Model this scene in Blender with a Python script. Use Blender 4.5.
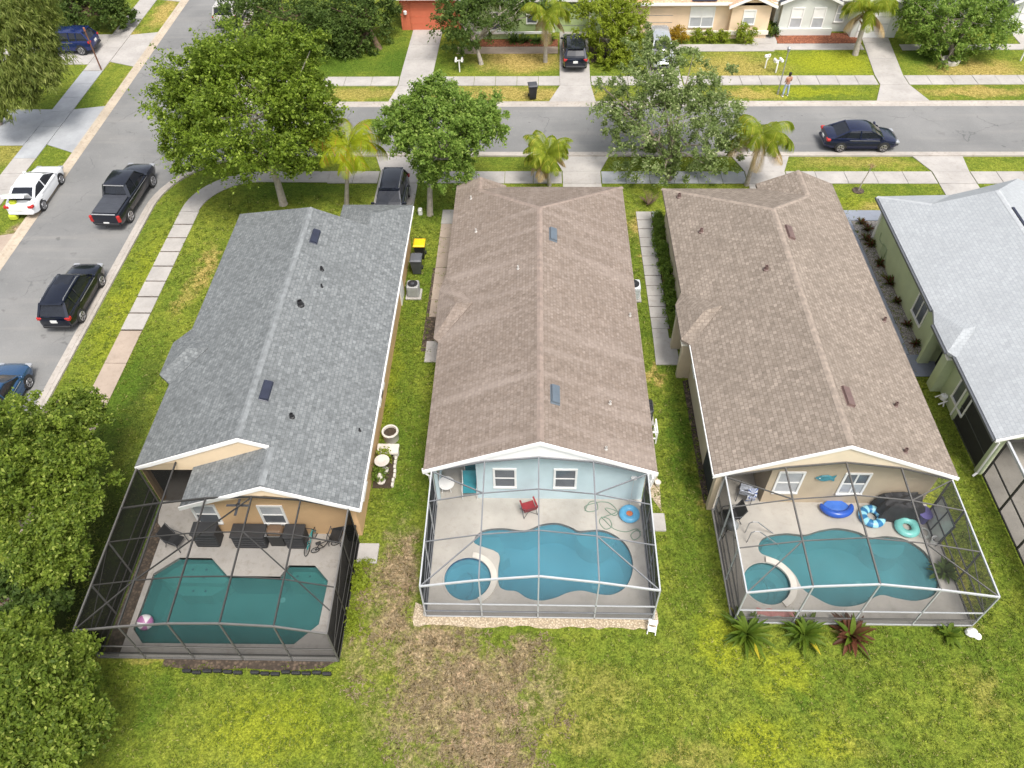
import bpy, bmesh, math, random
import numpy as np
from mathutils import Vector, Matrix
from mathutils.geometry import tessellate_polygon
random.seed(7)
rng = np.random.default_rng(7)
C = bpy.context.scene
col = C.collection
for o in list(bpy.data.objects): bpy.data.objects.remove(o)
R = math.radians

# ------------------------------------------------------------------ camera
CH, FPX = 28.5, 785.0
pit, yaw, roll = R(48.34), R(-2.12), R(-1.19)
_f = Vector((math.sin(yaw)*math.cos(pit), math.cos(yaw)*math.cos(pit), -math.sin(pit)))
_r = Vector((math.cos(yaw), -math.sin(yaw), 0)); _u = _r.cross(_f)
CR = _r*math.cos(roll) + _u*math.sin(roll); CU = -_r*math.sin(roll) + _u*math.cos(roll); CF = _f
cd = bpy.data.cameras.new('camera'); cam = bpy.data.objects.new('camera', cd); col.objects.link(cam)
M = Matrix((CR, CU, -CF)).transposed().to_4x4(); M.translation = (0, 0, CH)
cam.matrix_world = M
cd.sensor_width = 36; cd.lens = FPX/1024*36; cd.clip_start = 0.5; cd.clip_end = 2000
C.camera = cam
# ------------------------------------------------------------------ sky, sun, exposure
SUN_DIR = Vector((0.22, -0.40, 0.89)).normalized()
SUN_EL = math.asin(SUN_DIR.z); SUN_AZ = math.atan2(SUN_DIR.x, SUN_DIR.y)
W = bpy.data.worlds.new("World"); C.world = W; W.use_nodes = True
nt = W.node_tree; bg = nt.nodes['Background']
sky = nt.nodes.new('ShaderNodeTexSky'); sky.sky_type = 'NISHITA'; sky.sun_disc = False
sky.sun_elevation = SUN_EL; sky.sun_rotation = SUN_AZ; sky.air_density = 1.0; sky.dust_density = 4.0; sky.ozone_density = 1.0
hs = nt.nodes.new('ShaderNodeHueSaturation'); hs.inputs['Saturation'].default_value = 0.35
nt.links.new(sky.outputs[0], hs.inputs['Color']); nt.links.new(hs.outputs[0], bg.inputs[0])
bg.inputs[1].default_value = 0.13
sl = bpy.data.lights.new('sun', 'SUN'); sl.energy = 1.6; sl.angle = R(16); sl.color = (1.0, 0.955, 0.88)
so = bpy.data.objects.new('sun', sl); col.objects.link(so)
so.rotation_euler = (-SUN_DIR).to_track_quat('-Z', 'Y').to_euler(); so.location = (0, 0, 60)
C.view_settings.view_transform = 'Standard'; C.view_settings.look = 'None'
C.view_settings.exposure = 1.0; C.view_settings.gamma = 1.0; C.view_settings.use_curve_mapping = False
C.render.engine = 'CYCLES'; C.cycles.max_bounces = 8; C.cycles.transparent_max_bounces = 24
C.cycles.use_denoising = True

# ------------------------------------------------------------------ photo point -> place in the world
def ray(px, py): return (CF + CR*((px-512)/FPX) - CU*((py-384)/FPX))
def G(px, py, z=0.0):
    d = ray(px, py); t = (z-CH)/d.z
    return Vector((d.x*t, d.y*t, z))
def onplane(px, py, p0, n):
    d = ray(px, py); o = Vector((0, 0, CH)); n = Vector(n)
    return o + d*((Vector(p0)-o).dot(n)/d.dot(n))
def atY(px, py, Y):
    d = ray(px, py); t = Y/d.y
    return Vector((d.x*t, Y, CH+d.z*t))

# ------------------------------------------------------------------ materials
MATS = {}
class NB:
    def __init__(s, name):
        s.m = bpy.data.materials.new(name); s.m.use_nodes = True; s.t = s.m.node_tree
        s.b = s.t.nodes['Principled BSDF']; s.out = s.t.nodes['Material Output']
        s.tc = s.t.nodes.new('ShaderNodeTexCoord')
    def n(s, ty, **k):
        x = s.t.nodes.new(ty)
        for a, b in k.items(): setattr(x, a, b)
        return x
    def set(s, node, i, v):
        if isinstance(v, bpy.types.NodeSocket): s.t.links.new(v, node.inputs[i])
        else:
            inp = node.inputs[i]
            if hasattr(v, '__len__') and len(v) == 3 and inp.type == 'RGBA': v = (*v, 1)
            inp.default_value = v
    def noise(s, scale, detail=3, vec=None, rough=.55):
        x = s.n('ShaderNodeTexNoise'); x.inputs['Scale'].default_value = scale; x.inputs['Detail'].default_value = detail
        x.inputs['Roughness'].default_value = rough
        s.t.links.new(vec or s.tc.outputs['Object'], x.inputs['Vector']); return x.outputs['Fac']
    def mapr(s, v, a, b, c=0., d=1., smooth=False):
        x = s.n('ShaderNodeMapRange')
        if smooth: x.interpolation_type = 'SMOOTHSTEP'
        for i, q in enumerate((v, a, b, c, d)): s.set(x, i, q)
        return x.outputs[0]
    def mix(s, f, a, b, mode='MIX'):
        x = s.n('ShaderNodeMix'); x.data_type = 'RGBA'; x.blend_type = mode
        s.set(x, 0, f); s.set(x, 6, a); s.set(x, 7, b); return x.outputs[2]
    def math(s, op, a, b=0., clamp=False):
        x = s.n('ShaderNodeMath', operation=op); x.use_clamp = clamp
        s.set(x, 0, a); s.set(x, 1, b); return x.outputs[0]
    def bump(s, h, dist=.02, strength=.5):
        x = s.n('ShaderNodeBump'); x.inputs['Strength'].default_value = strength; x.inputs['Distance'].default_value = dist
        s.t.links.new(h, x.inputs['Height']); s.t.links.new(x.outputs[0], s.b.inputs['Normal'])
    def fin(s, color=None, rough=.7, metal=0., spec=None):
        if color is not None: s.set(s.b, 'Base Color', color)
        s.set(s.b, 'Roughness', rough); s.set(s.b, 'Metallic', metal)
        if spec is not None: s.set(s.b, 'Specular IOR Level', spec)
        return s.m
def hsv(c, k): return tuple(min(1, x*k) for x in c)
def mat(name, c, rough=.6, var=.15, scale=3., metal=0., bump=0., spec=None, fine=True):
    if name in MATS: return MATS[name]
    b = NB(name)
    f = b.noise(scale, 4)
    cc = b.mix(b.mapr(f, .3, .7), hsv(c, 1-var), hsv(c, 1+var))
    if bump: b.bump(b.noise(scale*8, 3), bump, .6)
    MATS[name] = b.fin(cc, rough, metal, spec); return MATS[name]

def roof_mat(name, c1, c2, mort, ridge=None, speck=1., tab=.30, row=.145, stain=(0.5, .5, .5), streak=.0):
    b = NB(name)
    mp = b.n('ShaderNodeMapping'); b.t.links.new(b.tc.outputs['UV'], mp.inputs['Vector'])
    wn = b.n('ShaderNodeTexBrick'); wn.offset = .5; wn.offset_frequency = 2
    b.t.links.new(mp.outputs[0], wn.inputs['Vector'])
    for i, v in (('Scale', 1.), ('Mortar Size', .010), ('Mortar Smooth', .3), ('Bias', 0.), ('Brick Width', tab), ('Row Height', row)): wn.inputs[i].default_value = v
    b.set(wn, 'Color1', c1); b.set(wn, 'Color2', c2); b.set(wn, 'Mortar', mort)
    mp2 = b.n('ShaderNodeMapping'); mp2.inputs['Scale'].default_value = (.5, .55, 1); mp2.inputs['Location'].default_value = (.13, .07, 0)
    b.t.links.new(b.tc.outputs['UV'], mp2.inputs['Vector'])
    w2 = b.n('ShaderNodeTexBrick'); w2.offset = .37; b.t.links.new(b.tc.outputs['UV'], w2.inputs['Vector'])
    for i, v in (('Scale', 1.), ('Mortar Size', .0), ('Brick Width', tab*.55), ('Row Height', row)): w2.inputs[i].default_value = v
    b.set(w2, 'Color1', (1-.14*speck,)*3); b.set(w2, 'Color2', (1+.14*speck,)*3); b.set(w2, 'Mortar', (1, 1, 1))
    c = b.mix(1., wn.outputs['Color'], w2.outputs['Color'], 'MULTIPLY')
    n1 = b.noise(.35, 4); n2 = b.noise(6, 4); n3 = b.noise(45, 2)
    c = b.mix(b.mapr(n1, .35, .7, 0, .35), c, hsv(c1, .8))
    c = b.mix(1., c, b.mix(b.mapr(n2, .3, .7), (1-.15*speck,)*3, (1+.14*speck,)*3), 'MULTIPLY')
    c = b.mix(1., c, b.mix(b.mapr(n3, .3, .7), (1-.18*speck,)*3, (1+.18*speck,)*3), 'MULTIPLY')
    if streak:
        st = b.n('ShaderNodeMapping'); st.inputs['Scale'].default_value = (1.4, .12, 1); b.t.links.new(b.tc.outputs['UV'], st.inputs['Vector'])
        ns = b.noise(1., 4, st.outputs[0])
        c = b.mix(b.mapr(ns, .5, .75, 0, streak), c, stain)
    b.bump(wn.outputs['Fac'], .012, -.4)
    return b.fin(c, .92, 0, .15)

def leaf_mat(name, dark, light, tip=None, scale=.8):
    b = NB(name)
    geo = b.n('ShaderNodeNewGeometry')
    rnd = geo.outputs['Random Per Island']
    n = b.noise(scale, 3)
    f = b.math('ADD', b.math('MULTIPLY', rnd, .55), b.math('MULTIPLY', b.mapr(n, .3, .7), .45))
    c = b.mix(f, dark, light)
    if tip: c = b.mix(b.mapr(rnd, .86, .95), c, tip)
    b.fin(c, .55, 0, .25)
    tr = b.n('ShaderNodeBsdfTranslucent'); b.t.links.new(c, tr.inputs['Color'])
    mx = b.n('ShaderNodeMixShader'); mx.inputs[0].default_value = .5
    b.t.links.new(b.b.outputs[0], mx.inputs[1]); b.t.links.new(tr.outputs[0], mx.inputs[2]); b.t.links.new(mx.outputs[0], b.out.inputs[0])
    return b.m

def screen_mat(name, c, lo, hi):
    b = NB(name); b.fin(c, .9, 0, .02)
    lw = b.n('ShaderNodeLayerWeight'); lw.inputs['Blend'].default_value = .5
    f = b.mapr(b.math('POWER', lw.outputs['Facing'], 2.1), 0, 1, lo, hi)
    tr = b.n('ShaderNodeBsdfTransparent')
    mx = b.n('ShaderNodeMixShader'); b.t.links.new(f, mx.inputs[0])
    b.t.links.new(tr.outputs[0], mx.inputs[1]); b.t.links.new(b.b.outputs[0], mx.inputs[2]); b.t.links.new(mx.outputs[0], b.out.inputs[0])
    return b.m

def water_mat(name, tint, body, k):
    b = NB(name)
    tr = b.n('ShaderNodeBsdfTransparent'); b.set(tr, 0, tint)
    df = b.n('ShaderNodeBsdfDiffuse'); n0 = b.noise(.8, 3)
    b.t.links.new(b.mix(b.mapr(n0, .3, .7), hsv(body, .9), hsv(body, 1.1)), df.inputs[0])
    m0 = b.n('ShaderNodeMixShader'); m0.inputs[0].default_value = k; b.t.links.new(tr.outputs[0], m0.inputs[1]); b.t.links.new(df.outputs[0], m0.inputs[2])
    gl = b.n('ShaderNodeBsdfGlossy'); gl.inputs['Roughness'].default_value = .03
    bp = b.n('ShaderNodeBump'); bp.inputs['Strength'].default_value = .6; bp.inputs['Distance'].default_value = .03
    b.t.links.new(b.noise(3.5, 3), bp.inputs['Height']); b.t.links.new(bp.outputs[0], gl.inputs['Normal'])
    fr = b.n('ShaderNodeFresnel'); fr.inputs[0].default_value = 1.33; b.t.links.new(bp.outputs[0], fr.inputs['Normal'])
    mx = b.n('ShaderNodeMixShader'); b.t.links.new(fr.outputs[0], mx.inputs[0])
    b.t.links.new(m0.outputs[0], mx.inputs[1]); b.t.links.new(gl.outputs[0], mx.inputs[2]); b.t.links.new(mx.outputs[0], b.out.inputs[0])
    return b.m

def ground_mat():
    b = NB('lawn_grass')
    geo = b.n('ShaderNodeNewGeometry'); pos = geo.outputs['Position']
    wn = b.n('ShaderNodeTexNoise'); wn.inputs['Scale'].default_value = .9; wn.inputs['Detail'].default_value = 5; wn.inputs['Roughness'].default_value = .65
    b.t.links.new(pos, wn.inputs['Vector'])
    vs = b.n('ShaderNodeVectorMath', operation='SUBTRACT'); b.t.links.new(wn.outputs['Color'], vs.inputs[0]); vs.inputs[1].default_value = (.5, .5, .5)
    vm = b.n('ShaderNodeVectorMath', operation='MULTIPLY'); b.t.links.new(vs.outputs[0], vm.inputs[0]); vm.inputs[1].default_value = (3.2, 3.2, 0)
    va = b.n('ShaderNodeVectorMath', operation='ADD'); b.t.links.new(pos, va.inputs[0]); b.t.links.new(vm.outputs[0], va.inputs[1])
    wp = va.outputs[0]
    def mask(ells):
        acc = None
        for (cx, cy, rx, ry, k) in ells:
            s1 = b.n('ShaderNodeVectorMath', operation='SUBTRACT'); b.t.links.new(wp, s1.inputs[0]); s1.inputs[1].default_value = (cx, cy, 0)
            s2 = b.n('ShaderNodeVectorMath', operation='MULTIPLY'); b.t.links.new(s1.outputs[0], s2.inputs[0]); s2.inputs[1].default_value = (1/rx, 1/ry, 0)
            ln = b.n('ShaderNodeVectorMath', operation='LENGTH'); b.t.links.new(s2.outputs[0], ln.inputs[0])
            m = b.mapr(ln.outputs['Value'], 1.45, .35, 0, k, True)
            acc = m if acc is None else b.math('MAXIMUM', acc, m)
        return acc
    big = b.noise(.22, 4, pos); mid = b.noise(1.3, 5, pos, .65); tuft = b.noise(4.2, 5, pos, .75); fine = b.noise(10., 4, pos, .9)
    g = b.mix(b.mapr(big, .35, .65), (.100, .148, .018), (.168, .203, .027))
    g = b.mix(b.mapr(mid, .48, .75, 0, .55), g, (.20, .215, .03))
    g = b.mix(b.mapr(mid, .5, .28, 0, .7), g, (.066, .112, .012))
    P = lambda px, py: G(px, py)
    def el(px, py, rx, ry, k): p = P(px, py); return (p.x, p.y, rx, ry, k)
    lush_and_shade = [el(110, 420, 1.2, 6, .8), el(140, 520, 1.6, 4, .8), el(60, 120, 2.5, 4, .6), el(690, 560, .8, 4, .6), el(680, 440, .5, 4, .8), el(410, 470, .5, 5, .5), el(400, 400, .8, 5, .5),
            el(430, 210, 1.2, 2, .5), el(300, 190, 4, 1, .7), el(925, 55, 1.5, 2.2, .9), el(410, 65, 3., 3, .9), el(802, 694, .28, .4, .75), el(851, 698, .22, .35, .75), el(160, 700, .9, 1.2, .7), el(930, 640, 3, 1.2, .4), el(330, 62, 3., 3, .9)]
    g = b.mix(mask(lush_and_shade), g, (.060, .112, .012))  # lusher grass, plus tree and wall shade painted as darker green
    lemon = [el(760, 740, 1.3, 1., .7), el(720, 640, .9, 1.3, .7), el(780, 670, 1.2, .8, .6), el(930, 520, .5, 2.2, .8), el(830, 740, 1, .7, .6), el(270, 730, 2.4, 1.2, .55), el(130, 300, 1., 6, .5), el(385, 395, .6, 3, .4),
             el(830, 62, 3.5, 2, .9), el(800, 92, 4.5, .8, .8), el(845, 205, 2, .6, .4)]
    g = b.mix(mask(lemon), g, (.235, .262, .018))
    painted_shade_soil = [el(70, 600, 2.2, 2.0, .95), el(105, 520, .9, 2.2, .8), el(60, 560, 2, 3, .9), el(40, 660, 2.2, 1.6, .9), el(90, 450, .9, 2.2, .5), el(115, 470, 1.2, 4.5, .55), el(140, 400, .7, 3, .45), el(95, 620, 1.2, .8, .7)]
    g = b.mix(mask(painted_shade_soil), g, (.030, .042, .011))  # tree shade painted into the lawn colour, along with dark soil under the crowns
    dry = [el(520, 60, 3.2, 1.9, .95), el(520, 94, 6.2, 1.1, .75), el(360, 94, 4, 1.0, .55), el(650, 250, .45, 3., .85), el(640, 225, .9, 1.4, .8), el(980, 70, 3.6, 1.6, .8), el(975, 92, 4.2, .8, .8), el(735, 68, 3.5, 2.3, .6), el(745, 94, 2.5, .8, .7),
           el(655, 378, .35, .9, .9), el(700, 495, .35, .8, .6), el(895, 210, 2.5, .7, .6), el(860, 162, 3.8, .7, .45), el(205, 270, .5, 2.2, .8), el(180, 300, .4, 1.5, .5), el(470, 100, 5, .9, .5),
           el(130, 90, 1., 4, .45), el(68, 172, .8, 1.2, .9), el(100, 205, .5, .5, .3), el(165, 12, .9, 3, .85), el(960, 590, .3, 1.5, .3), el(580, 730, 1.6, .9, .3), el(600, 690, 1.5, .8, .3), el(985, 690, .7, .9, .3), el(690, 760, 1.5, .5, .35), el(860, 745, .9, .4, .15),
           el(120, 45, 1.2, 3, .7), el(10, 150, 1.5, 2, .4), el(155, 650, 1.5, .5, .6), el(640, 560, .3, 1.2, .0001)]
    g = b.mix(mask(dry), g, b.mix(b.mapr(tuft, .35, .65), (.30, .215, .062), (.40, .31, .11)))
    dirt = [el(500, 700, 1.2, 1.2, .9), el(400, 590, .8, 1.2, .9), el(365, 600, .6, 1.0, .75), el(375, 570, .5, .9, .75), el(520, 650, 1.0, .5, .8), el(380, 720, 1.0, 1.2, .35), el(440, 575, .5, .7, .7), el(460, 600, 1.3, 1.3, .8), el(430, 700, 1.6, 1.4, .8), el(490, 760, 1.6, 1., .95), el(360, 660, .7, .8, .5), el(545, 690, .8, 1.2, .55), el(410, 660, 1.2, 1.2, .85), el(400, 560, .75, 1.6, .9), el(440, 640, 1.5, 1.0, .9), el(470, 680, 1.5, 1.3, .95), el(470, 740, 1.3, 1.2, .95), el(395, 620, .8, 1., .9), el(510, 660, 1.1, .7, .85), el(520, 720, .8, 1.1, .6), el(400, 700, .7, .9, .45), el(420, 760, .9, .6, .6), el(20, 235, .9, 1.6, .95), el(440, 600, .4, 1.2, .8)]
    dm = mask(dirt)
    brk = b.mapr(b.noise(1.9, 6, pos, .8), .38, .56)
    dm = b.math('MULTIPLY', dm, b.mapr(b.math('ADD', brk, dm), .25, 1.1))
    grit = b.noise(9., 4, pos, .8); clod = b.noise(2.6, 5, pos, .75)
    dc = b.mix(b.mapr(clod, .38, .62), (.185, .130, .078), (.345, .255, .170))
    dc = b.mix(b.mapr(grit, .55, .68, 0, .8), dc, (.46, .37, .275))
    dc = b.mix(b.mapr(grit, .46, .36, 0, .8), dc, (.085, .062, .032))
    dc = b.mix(b.mapr(b.noise(1.5, 6, pos, .8), .54, .62, 0, .8), dc, b.mix(tuft, (.075, .092, .018), (.15, .155, .035)))
    g = b.mix(dm, g, dc)
    g = b.mix(1., g, b.mix(b.mapr(fine, .36, .64), (.40, .43, .38), (1.66, 1.60, 1.60)), 'MULTIPLY')
    g = b.mix(1., g, b.mix(b.mapr(tuft, .34, .66), (.66, .70, .64), (1.36, 1.31, 1.34)), 'MULTIPLY')
    # scattered bleached blades
    sp = b.noise(17., 2, pos, .6)
    g = b.mix(b.mapr(sp, .66, .74, 0, .5), g, (.42, .36, .18))
    b.bump(b.math('ADD', b.math('MULTIPLY', fine, .6), tuft), .09, .9)
    return b.fin(g, .95, 0, .1)

def asphalt_mat():
    b = NB('worn_asphalt'); geo = b.n('ShaderNodeNewGeometry'); pos = geo.outputs['Position']
    n1 = b.noise(.25, 5, pos); n2 = b.noise(2.2, 5, pos, .7); n3 = b.noise(40, 2, pos)
    c = b.mix(b.mapr(n1, .35, .65), (.165, .165, .163), (.212, .210, .205))
    c = b.mix(b.mapr(n2, .58, .75, 0, .6), c, (.25, .24, .222))
    c = b.mix(b.mapr(b.noise(.9, 3, pos), .66, .74, 0, .6), c, (.13, .128, .125))
    c = b.mix(1., c, b.mix(b.mapr(n3, .3, .7), (.86, .86, .86), (1.12, 1.12, 1.12)), 'MULTIPLY')
    st = b.n('ShaderNodeVectorMath', operation='MULTIPLY'); b.t.links.new(pos, st.inputs[0]); st.inputs[1].default_value = (.12, 1.4, 0)
    c = b.mix(b.mapr(b.noise(1., 4, st.outputs[0]), .52, .72, 0, .3), c, (.28, .265, .245))
    vo = b.n('ShaderNodeTexVoronoi'); vo.feature = 'DISTANCE_TO_EDGE'; vo.inputs['Scale'].default_value = .28
    wv = b.n('ShaderNodeTexNoise'); wv.inputs['Scale'].default_value = 1.2; wv.inputs['Detail'].default_value = 5; b.t.links.new(pos, wv.inputs['Vector'])
    wa = b.n('ShaderNodeVectorMath', operation='ADD'); b.t.links.new(pos, wa.inputs[0]); b.t.links.new(wv.outputs['Color'], wa.inputs[1]); b.t.links.new(wa.outputs[0], vo.inputs['Vector'])
    ck = b.math('MULTIPLY', b.mapr(vo.outputs['Distance'], .012, .0), b.mapr(b.noise(.35, 3, pos), .48, .6))
    c = b.mix(b.math('MULTIPLY', ck, .55), c, (.06, .06, .06))
    c = b.mix(b.mapr(b.noise(1.6, 2, pos), .70, .76, 0, .55), c, (.09, .088, .085))
    b.bump(n3, .01, .4)
    return b.fin(c, .9, 0, .2)

def concrete_mat(name, c, joint=0, var=.14, stain=.35, axis=(1, 0)):
    b = NB(name); geo = b.n('ShaderNodeNewGeometry'); pos = geo.outputs['Position']
    n1 = b.noise(.7, 5, pos); n2 = b.noise(5, 4, pos); n3 = b.noise(40, 2, pos)
    cc = b.mix(b.mapr(n1, .3, .7), hsv(c, 1-var), hsv(c, 1+var))
    cc = b.mix(b.mapr(n2, .52, .75, 0, stain), cc, tuple(x*k for x, k in zip(c, (.62, .58, .52))))
    cc = b.mix(1., cc, b.mix(b.mapr(n3, .3, .7), (.9, .9, .9), (1.08, 1.08, 1.08)), 'MULTIPLY')
    b.bump(n3, .006, .4)
    return b.fin(cc, .88, 0, .25)

def gravel_mat(name, a, bb, scale=16):
    b = NB(name); geo = b.n('ShaderNodeNewGeometry'); pos = geo.outputs['Position']
    v = b.n('ShaderNodeTexVoronoi'); v.inputs['Scale'].default_value = scale; b.t.links.new(pos, v.inputs['Vector'])
    sep = b.n('ShaderNodeSeparateColor'); b.t.links.new(v.outputs['Color'], sep.inputs[0])
    c = b.mix(sep.outputs[0], a, bb)
    c = b.mix(b.mapr(v.outputs['Distance'], .35, .6, 0, .7), c, hsv(a, .5))
    c = b.mix(b.mapr(b.noise(1.3, 4, pos), .5, .7, 0, .4), c, hsv(a, .7))
    b.bump(v.outputs['Distance'], .03, -.8)
    return b.fin(c, .9)

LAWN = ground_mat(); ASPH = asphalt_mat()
CONC = concrete_mat('pale_concrete', (.375, .352, .33)); CONC_BLUE = concrete_mat('grey_concrete', (.33, .34, .355), stain=.2)
CONC_OLD = concrete_mat('stained_concrete', (.36, .29, .235)); KERB = concrete_mat('kerb_concrete', (.38, .345, .31), stain=.6)
KERB_OLD = concrete_mat('rust_stained_kerb', (.42, .355, .28), stain=.7)
DECK = concrete_mat('patio_concrete', (.41, .383, .342), stain=.28); DECK_GREY = concrete_mat('grey_patio_concrete', (.39, .365, .335), stain=.5)
SLATE = concrete_mat('blue_grey_painted_path', (.225, .245, .29), stain=.15)
GRAVEL = gravel_mat('shell_gravel', (.40, .315, .21), (.60, .50, .37)); GRAVEL_GREY = gravel_mat('grey_gravel', (.22, .20, .18), (.40, .37, .34), 14)
MULCH = gravel_mat('red_mulch', (.21, .062, .028), (.40, .15, .075), 9); MULCH_DARK = gravel_mat('dark_mulch', (.055, .04, .028), (.14, .10, .07), 9)

# ------------------------------------------------------------------ mesh tools
ORG = {}
def org(o):
    v = Vector((0, 0, 0))
    while o is not None: v = v + o.location; o = o.parent
    return v
class MB:
    def __init__(s): s.v = []; s.f = []
    def add(s, vs, fs):
        k = len(s.v); s.v += [tuple(v) for v in vs]; s.f += [tuple(i+k for i in f) for f in fs]; return s
    def box(s, x0, x1, y0, y1, z0, z1):
        return s.add([(x0, y0, z0), (x1, y0, z0), (x1, y1, z0), (x0, y1, z0), (x0, y0, z1), (x1, y0, z1), (x1, y1, z1), (x0, y1, z1)],
                     [(0, 3, 2, 1), (4, 5, 6, 7), (0, 1, 5, 4), (1, 2, 6, 5), (2, 3, 7, 6), (3, 0, 4, 7)])
    def cbox(s, c, d): return s.box(c[0]-d[0]/2, c[0]+d[0]/2, c[1]-d[1]/2, c[1]+d[1]/2, c[2]-d[2]/2, c[2]+d[2]/2)
    def rbox(s, c, d, b=.03):
        # box with bevelled top and side edges
        x, y, z = c; w, l, h = d[0]/2, d[1]/2, d[2]/2; b = min(b, w*.9, l*.9, h*.9)
        def ring(i, zz): return [(x-w+i, y-l+b, zz), (x-w+b, y-l+i, zz), (x+w-b, y-l+i, zz), (x+w-i, y-l+b, zz), (x+w-i, y+l-b, zz), (x+w-b, y+l-i, zz), (x-w+b, y+l-i, zz), (x-w+i, y+l-b, zz)]
        return s.loft([ring(b*.5, z-h), ring(0, z-h+b*.5), ring(0, z+h-b), ring(b*.4, z+h-b*.3), ring(b*.9, z+h)], caps=True)
    def loft(s, rings, caps=False, close=True):
        n = len(rings[0]); vs = [p for r in rings for p in r]; fs = []
        for i in range(len(rings)-1):
            for j in range(n if close else n-1):
                a, b_ = i*n+j, i*n+(j+1) % n
                fs.append((a, b_, b_+n, a+n))
        if caps:
            fs.append(tuple(reversed(range(n)))); fs.append(tuple(range((len(rings)-1)*n, len(rings)*n)))
        return s.add(vs, fs)
    def bar(s, p, q, w=.06, h=.06, up=(0, 0, 1)):
        p, q = Vector(p), Vector(q); d = (q-p)
        if d.length < 1e-6: return s
        d.normalize(); u = Vector(up)
        if abs(d.dot(u)) > .98: u = Vector((0, 1, 0))
        a = d.cross(u).normalized()*w/2; b = a.cross(d).normalized()*h/2
        r = lambda c: [c-a-b, c+a-b, c+a+b, c-a+b]
        return s.loft([r(p), r(q)], caps=True)
    def tube(s, pts, r, n=8, caps=True):
        pts = [Vector(p) for p in pts]; rs = r if hasattr(r, '__len__') else [r]*len(pts); rings = []
        a0 = None
        for i, p in enumerate(pts):
            d = (pts[min(i+1, len(pts)-1)]-pts[max(i-1, 0)]).normalized()
            if a0 is None:
                a0 = d.cross(Vector((0, 0, 1)) if abs(d.z) < .9 else Vector((1, 0, 0))).normalized()
            a = (a0-d*a0.dot(d)).normalized(); a0 = a; b = d.cross(a)
            rings.append([p+(a*math.cos(t)+b*math.sin(t))*rs[i] for t in [2*math.pi*k/n for k in range(n)]])
        return s.loft(rings, caps=caps)
    def lathe(s, prof, c=(0, 0, 0), n=20, sx=1, sy=1, caps=True):
        rings = [[(c[0]+r*sx*math.cos(2*math.pi*k/n), c[1]+r*sy*math.sin(2*math.pi*k/n), c[2]+z) for k in range(n)] for r, z in prof]
        return s.loft(rings, caps=caps)
    def prism(s, poly, z0, z1, holes=()):
        loops = [[Vector((p[0], p[1], 0)) for p in poly]] + [[Vector((p[0], p[1], 0)) for p in h] for h in holes]
        flat = [p for l in loops for p in l]; tris = tessellate_polygon(loops); n = len(flat)
        def up(t):
            a, b, c = (flat[i] for i in t); return (b-a).cross(c-a).z > 0
        tris = [t if up(t) else t[::-1] for t in tris]
        vs = [(p.x, p.y, z1) for p in flat] + [(p.x, p.y, z0) for p in flat]
        fs = [tuple(t) for t in tris] + [tuple(i+n for i in reversed(t)) for t in tris]
        k = 0
        for li, l in enumerate(loops):
            m = len(l); ar = sum(l[i].x*l[(i+1) % m].y-l[(i+1) % m].x*l[i].y for i in range(m))
            ccw = (ar > 0) == (li == 0)
            for i in range(m):
                a, b = k+i, k+(i+1) % m
                fs.append((b, a, a+n, b+n) if ccw else (a, b, b+n, a+n))
            k += m
        return s.add(vs, fs)
    def slab(s, pts, t=.14):
        # a sloping roof plane with vertical thickness t
        pts = [Vector(p) for p in pts]; n = len(pts)
        nrm = Vector((0, 0, 0))
        for i in range(n): nrm += pts[i].cross(pts[(i+1) % n])
        if nrm.z < 0: pts = pts[::-1]
        vs = pts + [p-Vector((0, 0, t)) for p in pts]
        fs = [tuple(range(n)), tuple(reversed(range(n, 2*n)))] + [((i+1) % n, i, i+n, (i+1) % n+n) for i in range(n)]
        return s.add(vs, fs)
    def build(s, name, m, parent=None, world=False, smooth=False, uv=False, loc=None):
        off = org(parent) if (world and parent is not None) else Vector((0, 0, 0))
        me = bpy.data.meshes.new(name)
        vs = [(v[0]-off.x, v[1]-off.y, v[2]-off.z) for v in s.v]
        me.from_pydata(vs, [], s.f); me.materials.append(m)
        if uv:
            l = me.uv_layers.new(name='UVMap')
            for p in me.polygons:
                n = p.normal; u = Vector((0, 0, 1)).cross(n)
                u = u.normalized() if u.length > 1e-4 else Vector((1, 0, 0))
                w = n.cross(u)
                for li in p.loop_indices:
                    co = me.vertices[me.loops[li].vertex_index].co+off
                    l.data[li].uv = (co.dot(u)+40, co.dot(w)+40)
        me.validate(); me.update()
        o = bpy.data.objects.new(name, me); col.objects.link(o)
        if smooth:
            for p in me.polygons: p.use_smooth = True
            try: me.set_sharp_from_angle(angle=R(42))
            except Exception: pass
        if parent is not None: o.parent = parent
        elif loc is not None: o.location = loc
        return o
def thing(name, label, cat, loc=(0, 0, 0), rz=0., group=None):
    o = bpy.data.objects.new(name, None); col.objects.link(o); o.location = loc; o.rotation_euler = (0, 0, rz); o.empty_display_size = .3
    o['label'] = label; o['category'] = cat
    if group: o['group'] = group
    return o
def tag(o, label, cat, group=None):
    o['label'] = label; o['category'] = cat
    if group: o['group'] = group
    return o
def struct(o, kind='structure'): o['kind'] = kind; return o
def dup(t, loc, rz=0., label=None, scale=1.):
    r = t.copy(); col.objects.link(r); r.location = loc; r.rotation_euler = (0, 0, rz); r.scale = (scale,)*3
    if label: r['label'] = label
    for ch in t.children:
        c = ch.copy(); col.objects.link(c); c.parent = r
        for g in ch.children:
            d = g.copy(); col.objects.link(d); d.parent = c
    return r
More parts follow.
